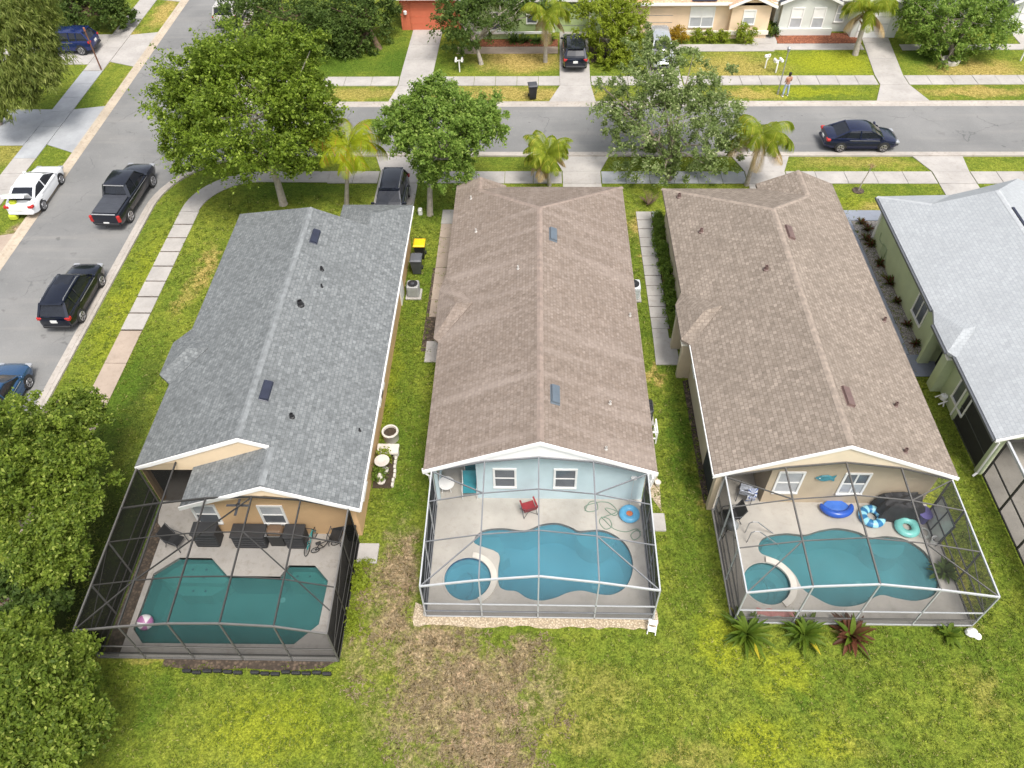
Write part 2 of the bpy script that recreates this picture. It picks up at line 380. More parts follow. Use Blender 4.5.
def smooth_loop(pts, k=4):
    out = []; n = len(pts)
    for i in range(n):
        p0, p1, p2, p3 = (Vector((*pts[(i+j) % n][:2], 0)) for j in (-1, 0, 1, 2))
        for t in [q/k for q in range(k)]:
            out.append(.5*((2*p1)+(p2-p0)*t+(2*p0-5*p1+4*p2-p3)*t*t+(3*p1-p0-3*p2+p3)*t**3))
    return [(p.x, p.y) for p in out]
def circ(c, r, n=32): return [(c[0]+r*math.cos(2*math.pi*i/n), c[1]+r*math.sin(2*math.pi*i/n)) for i in range(n)]
def arc(c, r, a0, a1, n=12): return [(c[0]+r*math.cos(R(a0+(a1-a0)*i/n)), c[1]+r*math.sin(R(a0+(a1-a0)*i/n))) for i in range(n+1)]

# common paints
WHITE = mat('white_paint', (.78, .77, .75), .5, .04); CREAM = mat('cream_trim', (.74, .69, .60), .55, .05)
BLACK = mat('black_plastic', (.018, .018, .02), .5, .2); DGREY = mat('dark_grey_plastic', (.06, .062, .07), .5, .15); GREY = mat('grey_metal', (.33, .33, .34), .45, .1, metal=.4)
ALU = mat('aluminium', (.55, .55, .56), .4, .06, metal=.5); TYRE = mat('tyre_rubber', (.02, .02, .021), .85, .2); RIM = mat('alloy_rim', (.42, .42, .44), .3, .1, metal=.8)
GLASS = mat('dark_glass', (.012, .014, .02), .06, .2); PANE = mat('window_pane', (.10, .11, .125), .12, .2, scale=1.2); PANE_L = mat('pale_blind_pane', (.40, .41, .43), .25, .12, scale=2)
RED = mat('red_lens', (.42, .02, .018), .25, .1); LAMP = mat('clear_lens', (.30, .31, .33), .15, .05); PLATE = mat('number_plate', (.7, .7, .68), .5, .03)
YELLOW = mat('yellow_plastic', (.78, .50, .01), .45, .08); HIVIS = mat('lime_yellow_fabric', (.42, .47, .03), .8, .1)
BARK = mat('grey_bark', (.24, .20, .16), .95, .3, 6, bump=.03); BARK_L = mat('pale_bark', (.36, .32, .27), .95, .2, 6, bump=.02); BARK_D = mat('brown_bark', (.14, .095, .06), .95, .3, 6, bump=.03)
SOIL = mat('dark_soil', (.05, .035, .022), .95, .3, 8)

# ------------------------------------------------------------------ ground and paving
DECKS = {'left': (-15.98, -7.10, 11.50, 18.6), 'mid': (-4.02, 4.76, 13.32, 18.9), 'right': (7.72, 16.72, 13.26, 18.9)}
holes = [(-15.5, -7.6, 11.9, 16.0), (-3.6, 4.4, 13.7, 17.9), (8.1, 16.4, 13.6, 17.9)]
xs = sorted({-400., 400.} | {h[0] for h in holes} | {h[1] for h in holes}); ys = sorted({-200., 500.} | {h[2] for h in holes} | {h[3] for h in holes})
g = MB(); nx = len(xs)
g.v = [(x, y, 0.) for y in ys for x in xs]
for j in range(len(ys)-1):
    for i in range(nx-1):
        cx, cy = (xs[i]+xs[i+1])/2, (ys[j]+ys[j+1])/2
        if any(h[0] < cx < h[1] and h[2] < cy < h[3] for h in holes): continue
        g.f.append((j*nx+i, j*nx+i+1, (j+1)*nx+i+1, (j+1)*nx+i))
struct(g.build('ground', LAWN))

def sheet(name, poly, z, m): return struct(MB().prism(poly, z-.06, z, ()).build(name, m))
FAR = 160
# roads: the side street on the left and the cross street, one asphalt sheet
rc = arc((-17.6, 39.6), 6.2, 180, 90, 14)            # near corner
rc2 = arc((-18.2, 58.2), 6.0, 270, 180, 14)          # far corner
road = [(-30.05, -80), (-23.8, -80)] + rc + [(FAR, 45.8), (FAR, 51.6)] + [(x, y-.0) for x, y in [(-18.2, 51.6)]] + [(-18.2-6.0*math.sin(R(a)), 57.6-6.0*math.cos(R(a))) for a in range(8, 91, 8)] + [(-24.2, 140), (-30.05, 140)]
sheet('road', road, .008, ASPH)
def kerb(name, path, width, m, side=1, h=.11):
    pts = [Vector((p[0], p[1], 0)) for p in path]; inner, outer, mid_ = [], [], []
    for i, p in enumerate(pts):
        d = (pts[min(i+1, len(pts)-1)]-pts[max(i-1, 0)]).normalized(); n = Vector((-d.y, d.x, 0))*side
        inner.append(p); mid_.append(p+n*width*.55); outer.append(p+n*width)
    b = MB()
    rings = []
    for a, c, e in zip(inner, mid_, outer):
        rings.append([(a.x, a.y, -.05), (a.x, a.y, .014), (c.x, c.y, .03), (c.x+(e.x-c.x)*.35, c.y+(e.y-c.y)*.35, h), (e.x, e.y, h), (e.x, e.y, -.05)])
    b.loft(rings, caps=True)
    return struct(b.build(name, m))
kerb('kerb', [(-23.8, y) for y in range(-80, 39, 3)] + rc + [(x, 45.8) for x in range(-16, FAR, 4)], .58, KERB, -1)
kerb('kerb', [(-30.05, y) for y in range(-80, 140, 4)], .62, KERB_OLD, 1)
kerb('kerb', [(FAR, 51.6)] + [(x, 51.6) for x in range(FAR-4, -18, -4)] + [(-18.2-6.0*math.sin(R(a)), 57.6-6.0*math.cos(R(a))) for a in range(0, 91, 8)] + [(-24.2, y) for y in range(60, 140, 4)], .58, KERB, -1)

# pavements of separate slabs
def slabs(name, p, q, w, n, m, z=.045, gap=.03, mats=None):
    p, q = Vector((*p, 0)), Vector((*q, 0)); d = (q-p).normalized(); a = Vector((-d.y, d.x, 0))*w/2; L = (q-p).length
    b = MB(); step = L/n
    for i in range(n):
        s0, s1 = p+d*(i*step+gap/2), p+d*((i+1)*step-gap/2); zz = z+random.uniform(-.008, .008)
        b.prism([(v.x, v.y) for v in (s0-a, s1-a, s1+a, s0+a)], -.05, zz)
    return struct(b.build(name, m))
sheet('joint_sand', [(-21.44, -60), (-20.32, -60), (-20.32, 39), (-21.44, 39)], .012, MULCH_DARK)
slabs('sidewalk', (-20.88, 28.9), (-20.88, 39.2), 1.15, 8, CONC, gap=.10)
slabs('sidewalk', (-20.88, 8), (-20.88, 28.85), 1.12, 9, CONC_OLD, .03)
cur = [(-21.45, 39.2)] + arc((-17.4, 39.4), 4.05, 178, 92, 12) + [(-13, 43.5), (-13, 42.3)] + list(reversed([(-20.3, 39.2)] + arc((-17.2, 39.2), 3.15, 178, 92, 12)))
sheet('sidewalk', cur, .045, CONC)
xs_ = -13.0
slabs('sidewalk', (-13.0, 42.85), (-9.8, 42.85), 1.3, 2, CONC)
slabs('sidewalk', (-7.2, 42.85), (1.85, 42.85), 1.3, 5, CONC)
slabs('sidewalk', (4.35, 42.85), (13.4, 42.85), 1.3, 6, CONC_BLUE)
slabs('sidewalk', (16.0, 42.85), (25.15, 42.85), 1.3, 5, CONC)
slabs('sidewalk', (27.55, 42.85), (60, 42.85), 1.3, 20, CONC)
# far pavement
for a, b_, n in ((-22, -10, 6), (-7.55, 1.95, 6), (4.25, 8.3, 3), (11, 25.05, 10), (27.25, 60, 20)): slabs('sidewalk', (a, 55.3), (b_, 55.3), 1.35, n, CONC)
slabs('sidewalk', (-33.65, 20), (-33.65, 45), 1.5, 14, CONC); slabs('sidewalk', (-33.65, 45), (-33.65, 57), 1.5, 6, CONC_BLUE); slabs('sidewalk', (-33.65, 57.05), (-33.65, 110), 1.5, 28, CONC)
def apron(x0, x1, X0, X1, y0, y1, m=CONC, z=.04): sheet('driveway_apron', [(x0, y0), (X0, y1), (X1, y1), (x1, y0)], z, m)
for x0, x1 in ((-9.75, -7.25), (1.9, 4.3), (13.45, 15.95), (25.2, 27.5)):
    X0, X1 = (x0-.7, x1+.2) if x0 > 20 else (x0-.55, x1+.65)
    sheet('driveway_apron', [(X0, 45.25), (X1, 45.25), (x1, 43.52), (x0, 43.52)], .047, CONC)
    sheet('driveway', [(x0, 43.5), (x1, 43.5), (x1, 42.2), (x0, 42.2)], .05, CONC)
    sheet('driveway', [(x0, 42.17), (x1, 42.17), (x1, 36.2), (x0, 36.2)], .044, CONC)
for x0, x1, y2, X0, X1 in ((-9.95, -7.55, 63.8, -10.4, -7.35), (1.95, 4.2, 63.4, 1.1, 4.45), (8.5, 10.9, 62.8, 7.9, 11.6), (25.15, 27.2, 62.6, 24.2, 27.95), (37.6, 40, 63, 37.2, 40.4)):
    sheet('driveway_apron', [(X0, 52.2), (X1, 52.2), (x1, 54.6), (x0, 54.6)], .047, CONC)
    sheet('driveway', [(x0, 54.62), (x1, 54.62), (x1, 55.98), (x0, 55.98)], .05, CONC)
    b = MB()
    yy = 56.0; sk = .115 if 20 < x0 < 30 else .02
    while yy < y2: b.prism([(x0+sk*(yy-56), yy), (x1+sk*(yy-56), yy), (x1+sk*(min(yy+2.6, y2)-56), min(yy+2.6, y2)), (x0+sk*(min(yy+2.6, y2)-56), min(yy+2.6, y2))], -.05, .044); yy += 2.63
    struct(b.build('driveway', CONC))
# driveways on the left side of the side street
sheet('driveway_apron', [(-30.7, 45.7), (-30.6, 51.8), (-32.85, 51.3), (-32.85, 46.7)], .043, CONC_BLUE)
sheet('driveway', [(-34.45, 46.6), (-34.4, 51.3), (-42, 51.3), (-42, 46.6)], .043, CONC_BLUE)
sheet('driveway_apron', [(-30.7, 57.7), (-30.6, 63.6), (-32.85, 63.1), (-32.85, 58.5)], .043, CONC)
sheet('driveway', [(-34.45, 58.1), (-34.4, 63.2), (-44, 63.2), (-44, 58.1)], .043, CONC)
sheet('driveway_apron', [(-30.7, 30.5), (-30.6, 37.0), (-32.85, 36.5), (-32.85, 31)], .043, CONC_OLD)
sheet('driveway_apron', [(-30.7, 69.5), (-30.6, 74), (-32.85, 74), (-32.85, 70)], .043, CONC)
# side paths between the houses
struct(MB().prism([(6.2, 29.2), (7.15, 29.2), (7.15, 39.25), (6.2, 39.25)], -.04, .015).build('joint_sand', MULCH_DARK))
slabs('path', (6.65, 29.2), (6.65, 39.25), .88, 12, CONC, gap=.05); slabs('path', (6.6, 28.5), (6.6, 29.2), .8, 1, CONC)
sheet('path', [(6.16, 26.66), (7.35, 26.66), (7.3, 28.5), (6.2, 28.5)], .05, CONC)
sheet('path', [(7.15, 38.4), (7.6, 38.4), (7.6, 39.25), (7.15, 39.25)], .04, CONC_BLUE)
slabs('path', (-5.05, 38.0), (-5.05, 39.4), .75, 1, CONC); slabs('path', (-5.05, 30), (-5.05, 38), .72, 6, CONC_OLD)
sheet('path', [(-5.35, 26.75), (-4.2, 26.75), (-4.2, 28.2), (-5.35, 28.2)], .045, CONC)
sheet('soil_shade_strip', [(-5.6, 27.5), (-4.1, 27.5), (-4.1, 34), (-5.55, 34)], .01, MULCH_DARK)
sheet('path', [(18.2, 38.4), (20.9, 38.4), (20.9, 39.4), (18.2, 39.4)], .045, SLATE); sheet('path', [(18.2, 27.45), (18.78, 27.45), (18.78, 38.38), (18.2, 38.38)], .045, SLATE)
sheet('path', [(18.2, 26.0), (19.9, 26.0), (19.9, 27.43), (18.2, 27.43)], .045, SLATE)
struct(MB().prism([(18.8, 27.45), (19.6, 27.45), (19.6, 38.38), (18.8, 38.38)], -.05, .03).build('gravel', GRAVEL_GREY), 'stuff')
struct(MB().prism([(19.62, 37.05), (20.6, 37.05), (20.6, 38.36), (19.62, 38.36)], -.05, .027).build('gravel', GRAVEL_GREY), 'stuff')
jag = [(-4.42+.22*k, 12.95+random.uniform(-.07, .06)) for k in range(43)]
struct(MB().prism([(-4.45, 13.9), (-4.5, 13.2)]+jag+[(4.92, 13.2), (4.9, 13.7), (4.72, 13.75), (4.6, 13.45), (-3.9, 13.45), (-4.0, 13.7)], -.05, .02).build('gravel', GRAVEL), 'stuff')
sheet('soil_shade_strip', [(4.8, 19.6), (5.55, 18.2), (5.6, 19.5), (5.3, 21.5), (4.9, 22.5)], .012, GRAVEL)
sheet('soil_shade_strip', [(7.62, 18.6), (7.38, 18.6), (7.34, 25.6), (7.62, 25.7)], .008, MULCH_DARK)  # dark strip paints the house's shade on the grass by the beige wall
sheet('soil_shade_strip', [(-13.6, 11.22), (-12, 11.1), (-10.5, 11.2), (-9, 11.12), (-7.6, 11.25), (-7.2, 11.5), (-13.6, 11.5)], .008, MULCH_DARK)
sheet('soil_shade_strip', [(-15.95, 11.55), (-15.3, 11.55), (-15.35, 16.9), (-15.7, 17.3), (-15.9, 18.3), (-15.95, 18.3)], .008, MULCH_DARK)
# far front gardens
sheet('path', [(18.6, 60.1), (25.5, 60.1), (25.5, 61.1), (18.6, 61.1)], .045, CONC); sheet('path', [(11, 59.9), (18.6, 59.9), (18.6, 61.05), (11, 61.05)], .045, CONC)
sheet('path', [(17.1, 61.1), (19.0, 61.1), (21.2, 70), (19.4, 70)], .04, CONC); sheet('path', [(-6, 59.65), (1.9, 59.65), (1.9, 60.75), (-6, 60.75)], .045, CONC_OLD)
struct(MB().prism([(19.1, 61.15), (25.6, 61.15), (25.6, 62.9), (19.1, 62.9)], -.05, .05).build('mulch_bed', MULCH), 'stuff')
struct(MB().prism([(-4.4, 60.8), (1.9, 60.8), (1.9, 62.0), (-4.4, 62.0)], -.05, .05).build('mulch_bed', MULCH), 'stuff')
struct(MB().prism([(4.4, 58.2), (6.4, 58.2), (6.4, 62.3), (4.4, 62.3)], -.05, .05).build('mulch_bed', MULCH_DARK), 'stuff')
sheet('path', [(28.4, 60.0), (60, 60.0), (60, 60.9), (28.4, 60.9)], .045, CONC)
def pad(label, x0, x1, y0, y1, m=CONC):
    return tag(MB().rbox(((x0+x1)/2, (y0+y1)/2, .03), (x1-x0, y1-y0, .14), .03).build('concrete_pad', m), label, 'paving slab')
pad('square pale slab on the grass beside the screen door of the left pool enclosure', -7.15, -6.2, 15.55, 16.45)
pad('square pale slab on the grass right of the middle pool enclosure', 4.95, 5.64, 17.2, 18.05)

# ------------------------------------------------------------------ houses
S = .417
ROOF_GREY = roof_mat('grey_shingles', (.138, .147, .150), (.200, .211, .213), (.108, .116, .119), tab=.21, row=.15)
ROOF_BROWN = roof_mat('brown_shingles', (.194, .154, .126), (.250, .204, .172), (.150, .119, .098), speck=.8, tab=.20, row=.15, streak=.55, stain=(.33, .275, .24))
ROOF_TAN = roof_mat('tan_brown_shingles', (.198, .164, .134), (.282, .236, .196), (.132, .105, .085), speck=.8, tab=.23, row=.17)
ROOF_WHITE = roof_mat('pale_grey_shingles', (.335, .352, .366), (.375, .392, .405), (.275, .290, .302), speck=.3, tab=.24, row=.16)
ROOF_TILE = roof_mat('terracotta_tiles', (.50, .29, .18), (.62, .42, .29), (.3, .17, .1), tab=.3, row=.33)
ROOF_DARK = roof_mat('charcoal_shingles', (.05, .055, .065), (.085, .09, .105), (.03, .03, .035))
TAN = mat('tan_stucco', (.60, .39, .205), .85, .06, 1.5, bump=.004); SKYBLUE = mat('pale_blue_stucco', (.50, .615, .65), .85, .05, 1.5, bump=.004)
BEIGE = mat('beige_stucco', (.475, .385, .275), .85, .06, 1.5, bump=.004); SAGE = mat('sage_green_stucco', (.46, .52, .33), .85, .07, 1.2, bump=.004)
CORAL = mat('coral_paint', (.56, .145, .075), .7, .05, 1.5); PEACH = mat('peach_stucco', (.76, .58, .40), .85, .05, 1.5); MINT = mat('light_green_stucco', (.40, .50, .235), .85, .06, 1.5)
OFFW = mat('off_white_stucco', (.60, .615, .575), .85, .04, 1.5); TAN_L = mat('light_tan_stucco', (.70, .55, .37), .85, .05, 1.5); BEIGE_L = mat('cream_stucco', (.66, .56, .41), .85, .05, 1.5)
VENT_D = mat('charcoal_vent', (.022, .026, .045), .4, .15); VENT_S = mat('slate_vent', (.10, .125, .15), .35, .1); VENT_B = mat('brown_vent', (.13, .082, .072), .5, .15); PIPE_W = mat('white_pipe', (.48, .46, .43), .5, .05)
CAP_GREY = mat('grey_ridge_cap', (.185, .196, .20), .9, .25, 4); CAP_BROWN = mat('brown_ridge_cap', (.238, .186, .155), .9, .2, 4); CAP_TAN = mat('tan_ridge_cap', (.262, .214, .175), .9, .25, 4); CAP_WHITE = mat('white_ridge_cap', (.385, .40, .412), .9, .1, 4)

def add_vent(roof, px, py, slope_p, slope_n, m, w=.36, l=.85, h=.12):
    p = onplane(px, py, slope_p, slope_n); n = Vector(slope_n).normalized(); b = MB()
    d = Vector((0, 1, 0)); a = d.cross(n).normalized()
    def ring(ww, ll, k): return [p+a*(sx*ww/2)+d*(sy*ll/2)+n*k for sx, sy in ((-1, -1), (1, -1), (1, 1), (-1, 1))]
    b.loft([ring(w+.06, l+.06, -.02), ring(w+.06, l+.06, .015), ring(w, l, .03), ring(w*.92, l*.96, h)], caps=True)
    return b.build('roof_vent', m, roof, world=True)
def add_pipe(roof, px, py, slope_p, slope_n, m, r=.07, h=.35):
    p = onplane(px, py, slope_p, slope_n); b = MB()
    b.lathe([(r*1.5, -.05), (r*1.5, .03), (r*1.1, .05), (r, .06), (r, h), (r*.7, h), (r*.7, h-.1)], p, 10)
    return b.build('vent_pipe', m, roof, world=True)
def window_on(root, p0, ax, w, h, z, frame=WHITE, pane=PANE, div='h', depth=.05, nrm=None, two=None):
    """a window on a wall; p0 = bottom-centre (x,y) on the wall face, ax = unit vector along the wall, nrm = outward"""
    a = Vector((*ax, 0)); n = Vector((*nrm, 0)); c = Vector((p0[0], p0[1], z)); t = .09
    def blk(b, u0, u1, v0, v1, d0, d1):
        vs = [c+a*u+n*d+Vector((0, 0, v)) for d in (d0, d1) for v in (v0, v1) for u in (u0, u1)]
        b.add(vs, [(0, 1, 3, 2), (4, 6, 7, 5), (0, 4, 5, 1), (2, 3, 7, 6), (0, 2, 6, 4), (1, 5, 7, 3)])
    f = MB()
    blk(f, -w/2-t, w/2+t, -t, 0, -.02, depth+.03); blk(f, -w/2-t, w/2+t, h, h+t, -.02, depth); blk(f, -w/2-t, -w/2, 0, h, -.02, depth); blk(f, w/2, w/2+t, 0, h, -.02, depth)
    if 'h' in div: blk(f, -w/2, w/2, h*.48, h*.52, 0, depth-.012)
    if 'v' in div: blk(f, -.035, .035, 0, h, 0, depth-.008)
    fo = f.build('window', frame, root, world=True)
    if two:
        b = MB(); blk(b, -w/2+.003, w/2-.003, .003, h*.48-.003, -.01, .012); b.build('pane', pane, fo, world=True)
        b = MB(); blk(b, -w/2+.003, w/2-.003, h*.52+.003, h-.003, -.01, .012); b.build('pane', two, fo, world=True)
    else:
        b = MB(); blk(b, -w/2+.003, w/2-.003, .003, h-.003, -.01, .012); b.build('pane', pane, fo, world=True)
    return fo
def fascia(b, pts, h=.2, t=.05, dz=-.02):
    for p, q in zip(pts[:-1], pts[1:]):
        p, q = Vector(p), Vector(q); d = q-p; n = Vector((d.y, -d.x, 0)); n = (n.normalized() if n.length > 1e-5 else Vector((0, -1, 0)))*t
        b.add([p+Vector((0, 0, dz-h)), q+Vector((0, 0, dz-h)), q+Vector((0, 0, dz)), p+Vector((0, 0, dz)), p+n+Vector((0, 0, dz-h)), q+n+Vector((0, 0, dz-h)), q+n+Vector((0, 0, dz)), p+n+Vector((0, 0, dz))],
              [(0, 1, 2, 3), (4, 7, 6, 5), (0, 4, 5, 1), (3, 2, 6, 7), (0, 3, 7, 4), (1, 5, 6, 2)])
def caps(root, roof, m, segs):
    for p, q in segs:
        p, q = Vector(p), Vector(q); n = max(1, int((q-p).length/.33)); d = (q-p)/n; side = Vector((d.y, -d.x, 0)).normalized(); b = MB(); rings = []
        for i in range(n):
            for e, h in ((0, .008), (.97, .022)):
                a = p+d*(i+e); rings.append([a-side*.14+Vector((0, 0, -.045)), a+Vector((0, 0, h)), a+side*.14+Vector((0, 0, -.045))])
        b.loft(rings, close=False); b.build('ridge_cap', m, roof, world=True)
def gable_band(b, top, low, y, t=.1):
    pts = [(x, y, z) for x, z in top+low]; n = len(pts); k = len(b.v)
    tri = tessellate_polygon([[Vector((p[0], p[2], 0)) for p in pts]])
    tri = [q if (Vector((pts[q[1]][0]-pts[q[0]][0], pts[q[1]][2]-pts[q[0]][2], 0)).cross(Vector((pts[q[2]][0]-pts[q[0]][0], pts[q[2]][2]-pts[q[0]][2], 0))).z > 0) else q[::-1] for q in tri]
    b.add(pts+[(p[0], y+t, p[2]) for p in pts], [tuple(q) for q in tri]+[tuple(v+n for v in q[::-1]) for q in tri]+[(i, i+n, (i+1) % n+n, (i+1) % n) for i in range(n)])
def bay_roof(b, xo, y0, y1, xe, e0, e1, A):
    k = .55; B = (xo+(A[0]-xo)*k, (y0+y1)/2, A[2]-.01)
    b.slab([(xo, y0, 2.72), (xo, y1, 2.72), B]); b.slab([(xo, y1, 2.72), (xe, e1, 2.71), A, B]); b.slab([(xo, y0, 2.72), (xe, e0, 2.71), A, B])
def zl(x, xe): return 2.7+abs(x-xe)*S

# ---- house 1: grey roof, tan walls
h1 = thing('house', 'tan stucco house under a grey shingle roof behind the angular teal pool', 'house', (-11.4, 26, 0))
xL, xR, xr = -16.06, -6.62, -11.34; zr = zl(xr, xR)
rf = MB()
rf.slab([(xR, 16.45, 2.7), (xR, 33.2, 2.7), (xr, 33.2, zr), (xr, 18.33, zr), (-10.12, 18.33, zl(-10.12, xR)), (-10.12, 16.45, zl(-10.12, xR))])
rf.slab([(xL, 18.33, 2.7), (xL, 35.3, 2.7), (xr, 33.2, zr), (xr, 18.33, zr)])
rf.slab([(xL, 35.3, 2.7), (-12.8, 35.3, 2.7), (xr, 33.2, zr)]); rf.slab([(-12.8, 35.3, 2.7), (-11.0, 33.2, 2.7), (xr, 33.2, zr)])
rf.slab([(-10.12, 16.45, 4.15), (-10.12, 20.5, 4.15), (-13.66, 20.5, 2.69), (-13.66, 16.45, 2.69)])
zw = zl(-8.55, xR)+.015
rf.slab([(-10.5, 36.15, 2.71), (-6.60, 36.15, 2.71), (-8.55, 34.2, zw)]); rf.slab([(-6.60, 36.15, 2.71), (-6.60, 32.6, 2.71), (-8.55, 32.6, zw), (-8.55, 34.2, zw)]); rf.slab([(-10.5, 36.15, 2.71), (-10.5, 33.1, 2.71), (-8.55, 32.6, zw), (-8.55, 34.2, zw)])
A = (-14.55, 24.4, zl(-14.55, xL)+.06)
bay_roof(rf, -16.66, 23.35, 25.35, -16.05, 22.8, 26.3, A)
roof = rf.build('roof', ROOF_GREY, h1, world=True, uv=True)
caps(h1, roof, CAP_GREY, [((xr, 18.4, zr), (xr, 33.2, zr)), ((-10.12, 16.5, 4.16), (-10.12, 18.3, 4.16))])
w = MB(); w.prism([(-13.35, 16.85), (-6.97, 16.85), (-6.97, 35.8), (-10.1, 35.8), (-10.1, 33.0), (-13, 33.0), (-13, 34.9), (-15.7, 34.9), (-15.7, 20.4), (-13.35, 20.4)], 0, 2.6)
w.add([(-6.7, 33.05, 2.6), (-12.3, 33.05, 2.6), (-12.3, 33.05, 4.15), (xr, 33.05, zr-.14)], [(0, 1, 2, 3)]); w.add([(-13.35, 16.86, 2.6), (-6.97, 16.86, 2.6), (-10.12, 16.86, 3.95)], [(0, 1, 2)]); w.box(-16.2, -15.72, 23.6, 25.2, 0, 2.55)
w.build('wall', TAN, h1, world=True)
b = MB(); gable_band(b, [(-16.02, 2.56), (xr, zr-.14), (-10.2, 4.10)], [(-10.2, 4.04), (-13.45, 2.68), (-13.6, 2.5), (-16.02, 2.46)], 18.33)
b.build('gable', TAN_L, h1, world=True); b = MB(); gable_band(b, [(-13.62, 2.58), (-10.12, 4.02), (-6.66, 2.58)], [(-6.66, 2.48), (-7.04, 2.72), (-8.77, 3.29), (-10.12, 3.50), (-12.42, 2.95), (-13.62, 2.50)], 16.46)
b.build('gable', TAN_L, h1, world=True)
b = MB(); fascia(b, [(xL, 18.32, 2.7), (xr, 18.32, zr), (-10.2, 18.32, 4.20)], .2); fascia(b, [(-13.7, 16.44, 2.7), (-10.12, 16.44, 4.16), (xR, 16.44, 2.71)], .2); fascia(b, [(xR+.005, 16.4, 2.68), (xR+.005, 36.1, 2.68)], .14, .06)
b.build('fascia', WHITE, h1, world=True)
MB().box(-15.95, -15.75, 18.42, 18.62, 0, 2.6).build('column', TAN, h1, world=True); MB().box(-13.52, -13.36, 18.5, 20.4, 0, 2.58).build('column', TAN, h1, world=True)
MB().add([(-15.9, 18.38, .1), (-13.5, 18.38, .1), (-13.5, 18.38, 2.6), (-15.9, 18.38, 2.6)], [(0, 1, 2, 3)]).build('lanai_screen', screen_mat('lanai_insect_screen', (.012, .012, .011), .45, 1.2), h1, world=True)
MB().box(-15.93, -15.9, 18.65, 20.4, .1, 2.5).build('lanai_screen', mat('dark_screen_cloth', (.02, .02, .021), .8, .2), h1, world=True)
SP, SN = (xR, 20, 2.7), (S, 0, 1); SPL, SNL = (xL, 20, 2.7), (-S, 0, 1)
for p in ((315, 237), (266, 391)): add_vent(roof, *p, SP, SN, VENT_D, .34, 1.0)
for p, r_, h_ in (((322, 270), .07, .2), ((322, 287), .045, .18), ((300.5, 305), .12, .25), ((292, 417), .08, .2), ((360, 431), .04, .16)): add_pipe(roof, *p, SP, SN, BLACK, r_, h_)
for x_ in (-13.05, -10.35): window_on(h1, (x_, 16.85), (1, 0), .85, 1.2, .95, WHITE, PANE, 'h', nrm=(0, -1), two=PANE_L)
for p in ((382, 392), (380, 398), (363, 488)):
    q = onplane(*p, (-6.97, 0, 0), (1, 0, 0)); window_on(h1, (-6.97, q.y), (0, 1), .8, 1.0, 1.1, WHITE, PANE, 'h', nrm=(1, 0))
b = MB(); b.box(-9.5, -7.1, 35.8, 35.85, 0, 2.2); b.build('garage_door', WHITE, h1, world=True)
b = MB(); b.box(-6.97, -6.92, 30.9, 31.9, 0, 2.05); b.build('door', WHITE, h1, world=True)

# ---- house 2: brown roof, pale blue walls
h2 = thing('house', 'pale blue stucco house with brown shingle roof behind the middle screened pool', 'house', (.36, 28, 0))
xL, xR, xr, yb = -4.32, 5.06, .36, 18.30; zr = zl(xr, xL); zg = zl(-2.94, xL)
rf = MB()
rf.slab([(xL, yb, 2.7), (xL, 38.0, 2.7), (-2.94, 38.0, zg), (-2.94, 36.8, zg), (xr, 33.22, zr), (xr, yb, zr)])
rf.slab([(xR, yb, 2.7), (xR, 37.9, 2.7), (xr, 33.22, zr), (xr, yb, zr)])
rf.slab([(-1.5, 37.9, 2.69), (xR, 37.9, 2.69), (xr, 33.22, zr-.01), (-2.94, 36.8, zg-.01)]); rf.slab([(-2.94, 38.0, zg), (-1.5, 38.0, 2.72), (-1.5, 37.7, 2.72), (-2.94, 36.6, zg)])
A = (-2.8, 27.45, zl(-2.8, xL)+.05)
bay_roof(rf, -4.56, 25.75, 29.05, -4.31, 25.5, 30.25, A)
roof = rf.build('roof', ROOF_BROWN, h2, world=True, uv=True)
caps(h2, roof, CAP_BROWN, [((xr, yb+.05, zr), (xr, 33.22, zr)), ((xr, 33.22, zr), (xR, 37.9, 2.7)), ((xr, 33.22, zr), (-2.94, 36.8, zg)), ((-2.94, 36.8, zg), (-2.94, 38, zg))])
w = MB(); w.prism([(-2.25, 18.7), (4.72, 18.7), (4.72, 37.5), (-3.98, 37.5), (-3.98, 20.6), (-2.25, 20.6)], 0, 2.6); w.box(-4.3, -4.0, 26.0, 28.8, 0, 2.55); w.build('wall', SKYBLUE, h2, world=True)
b = MB(); gable_band(b, [(xL+.04, 2.58), (xr, zr-.14), (xR-.04, 2.58)], [(xR-.04, 2.48), (4.6, 2.66), (2.46, 3.37), (.31, 3.63), (-1.82, 3.32), (-3.9, 2.68), (xL+.04, 2.48)], 18.31)
b.build('gable', WHITE, h2, world=True)
b = MB(); b.add([(-2.3, 18.69, 2.6), (4.72, 18.69, 2.6), (xr, 18.69, 3.7)], [(0, 1, 2)]); b.build('gable_wall', SKYBLUE, h2, world=True)
b = MB(); fascia(b, [(xL-.03, yb-.01, 2.7), (xr, yb-.01, zr), (xR+.03, yb-.01, 2.7)], .2); b.build('fascia', WHITE, h2, world=True)
MB().box(-3.98, -3.85, 18.55, 18.7, 0, 2.6).build('column', SKYBLUE, h2, world=True); MB().box(-3.98, -3.9, 18.72, 20.58, 0, .35).build('knee_wall', SKYBLUE, h2, world=True)
b = MB(); b.tube([(-4.36, 18.42, 2.6), (-4.36, 18.36, 2.45), (-4.12, 18.36, 2.2), (-4.12, 18.36, .15), (-4.3, 18.3, .1)], .045, 6); b.build('downpipe', WHITE, h2, world=True)
SP, SN = (xR, 20, 2.7), (S, 0, 1); SPL, SNL = (xL, 20, 2.7), (-S, 0, 1)
for p in ((553, 235), (555, 395)): add_vent(roof, *p, SP, SN, VENT_S, .36, .95)
for p in ((518, 269), (476, 232), (471, 199)): add_pipe(roof, *p, SPL, SNL, PIPE_W, .045, .2)
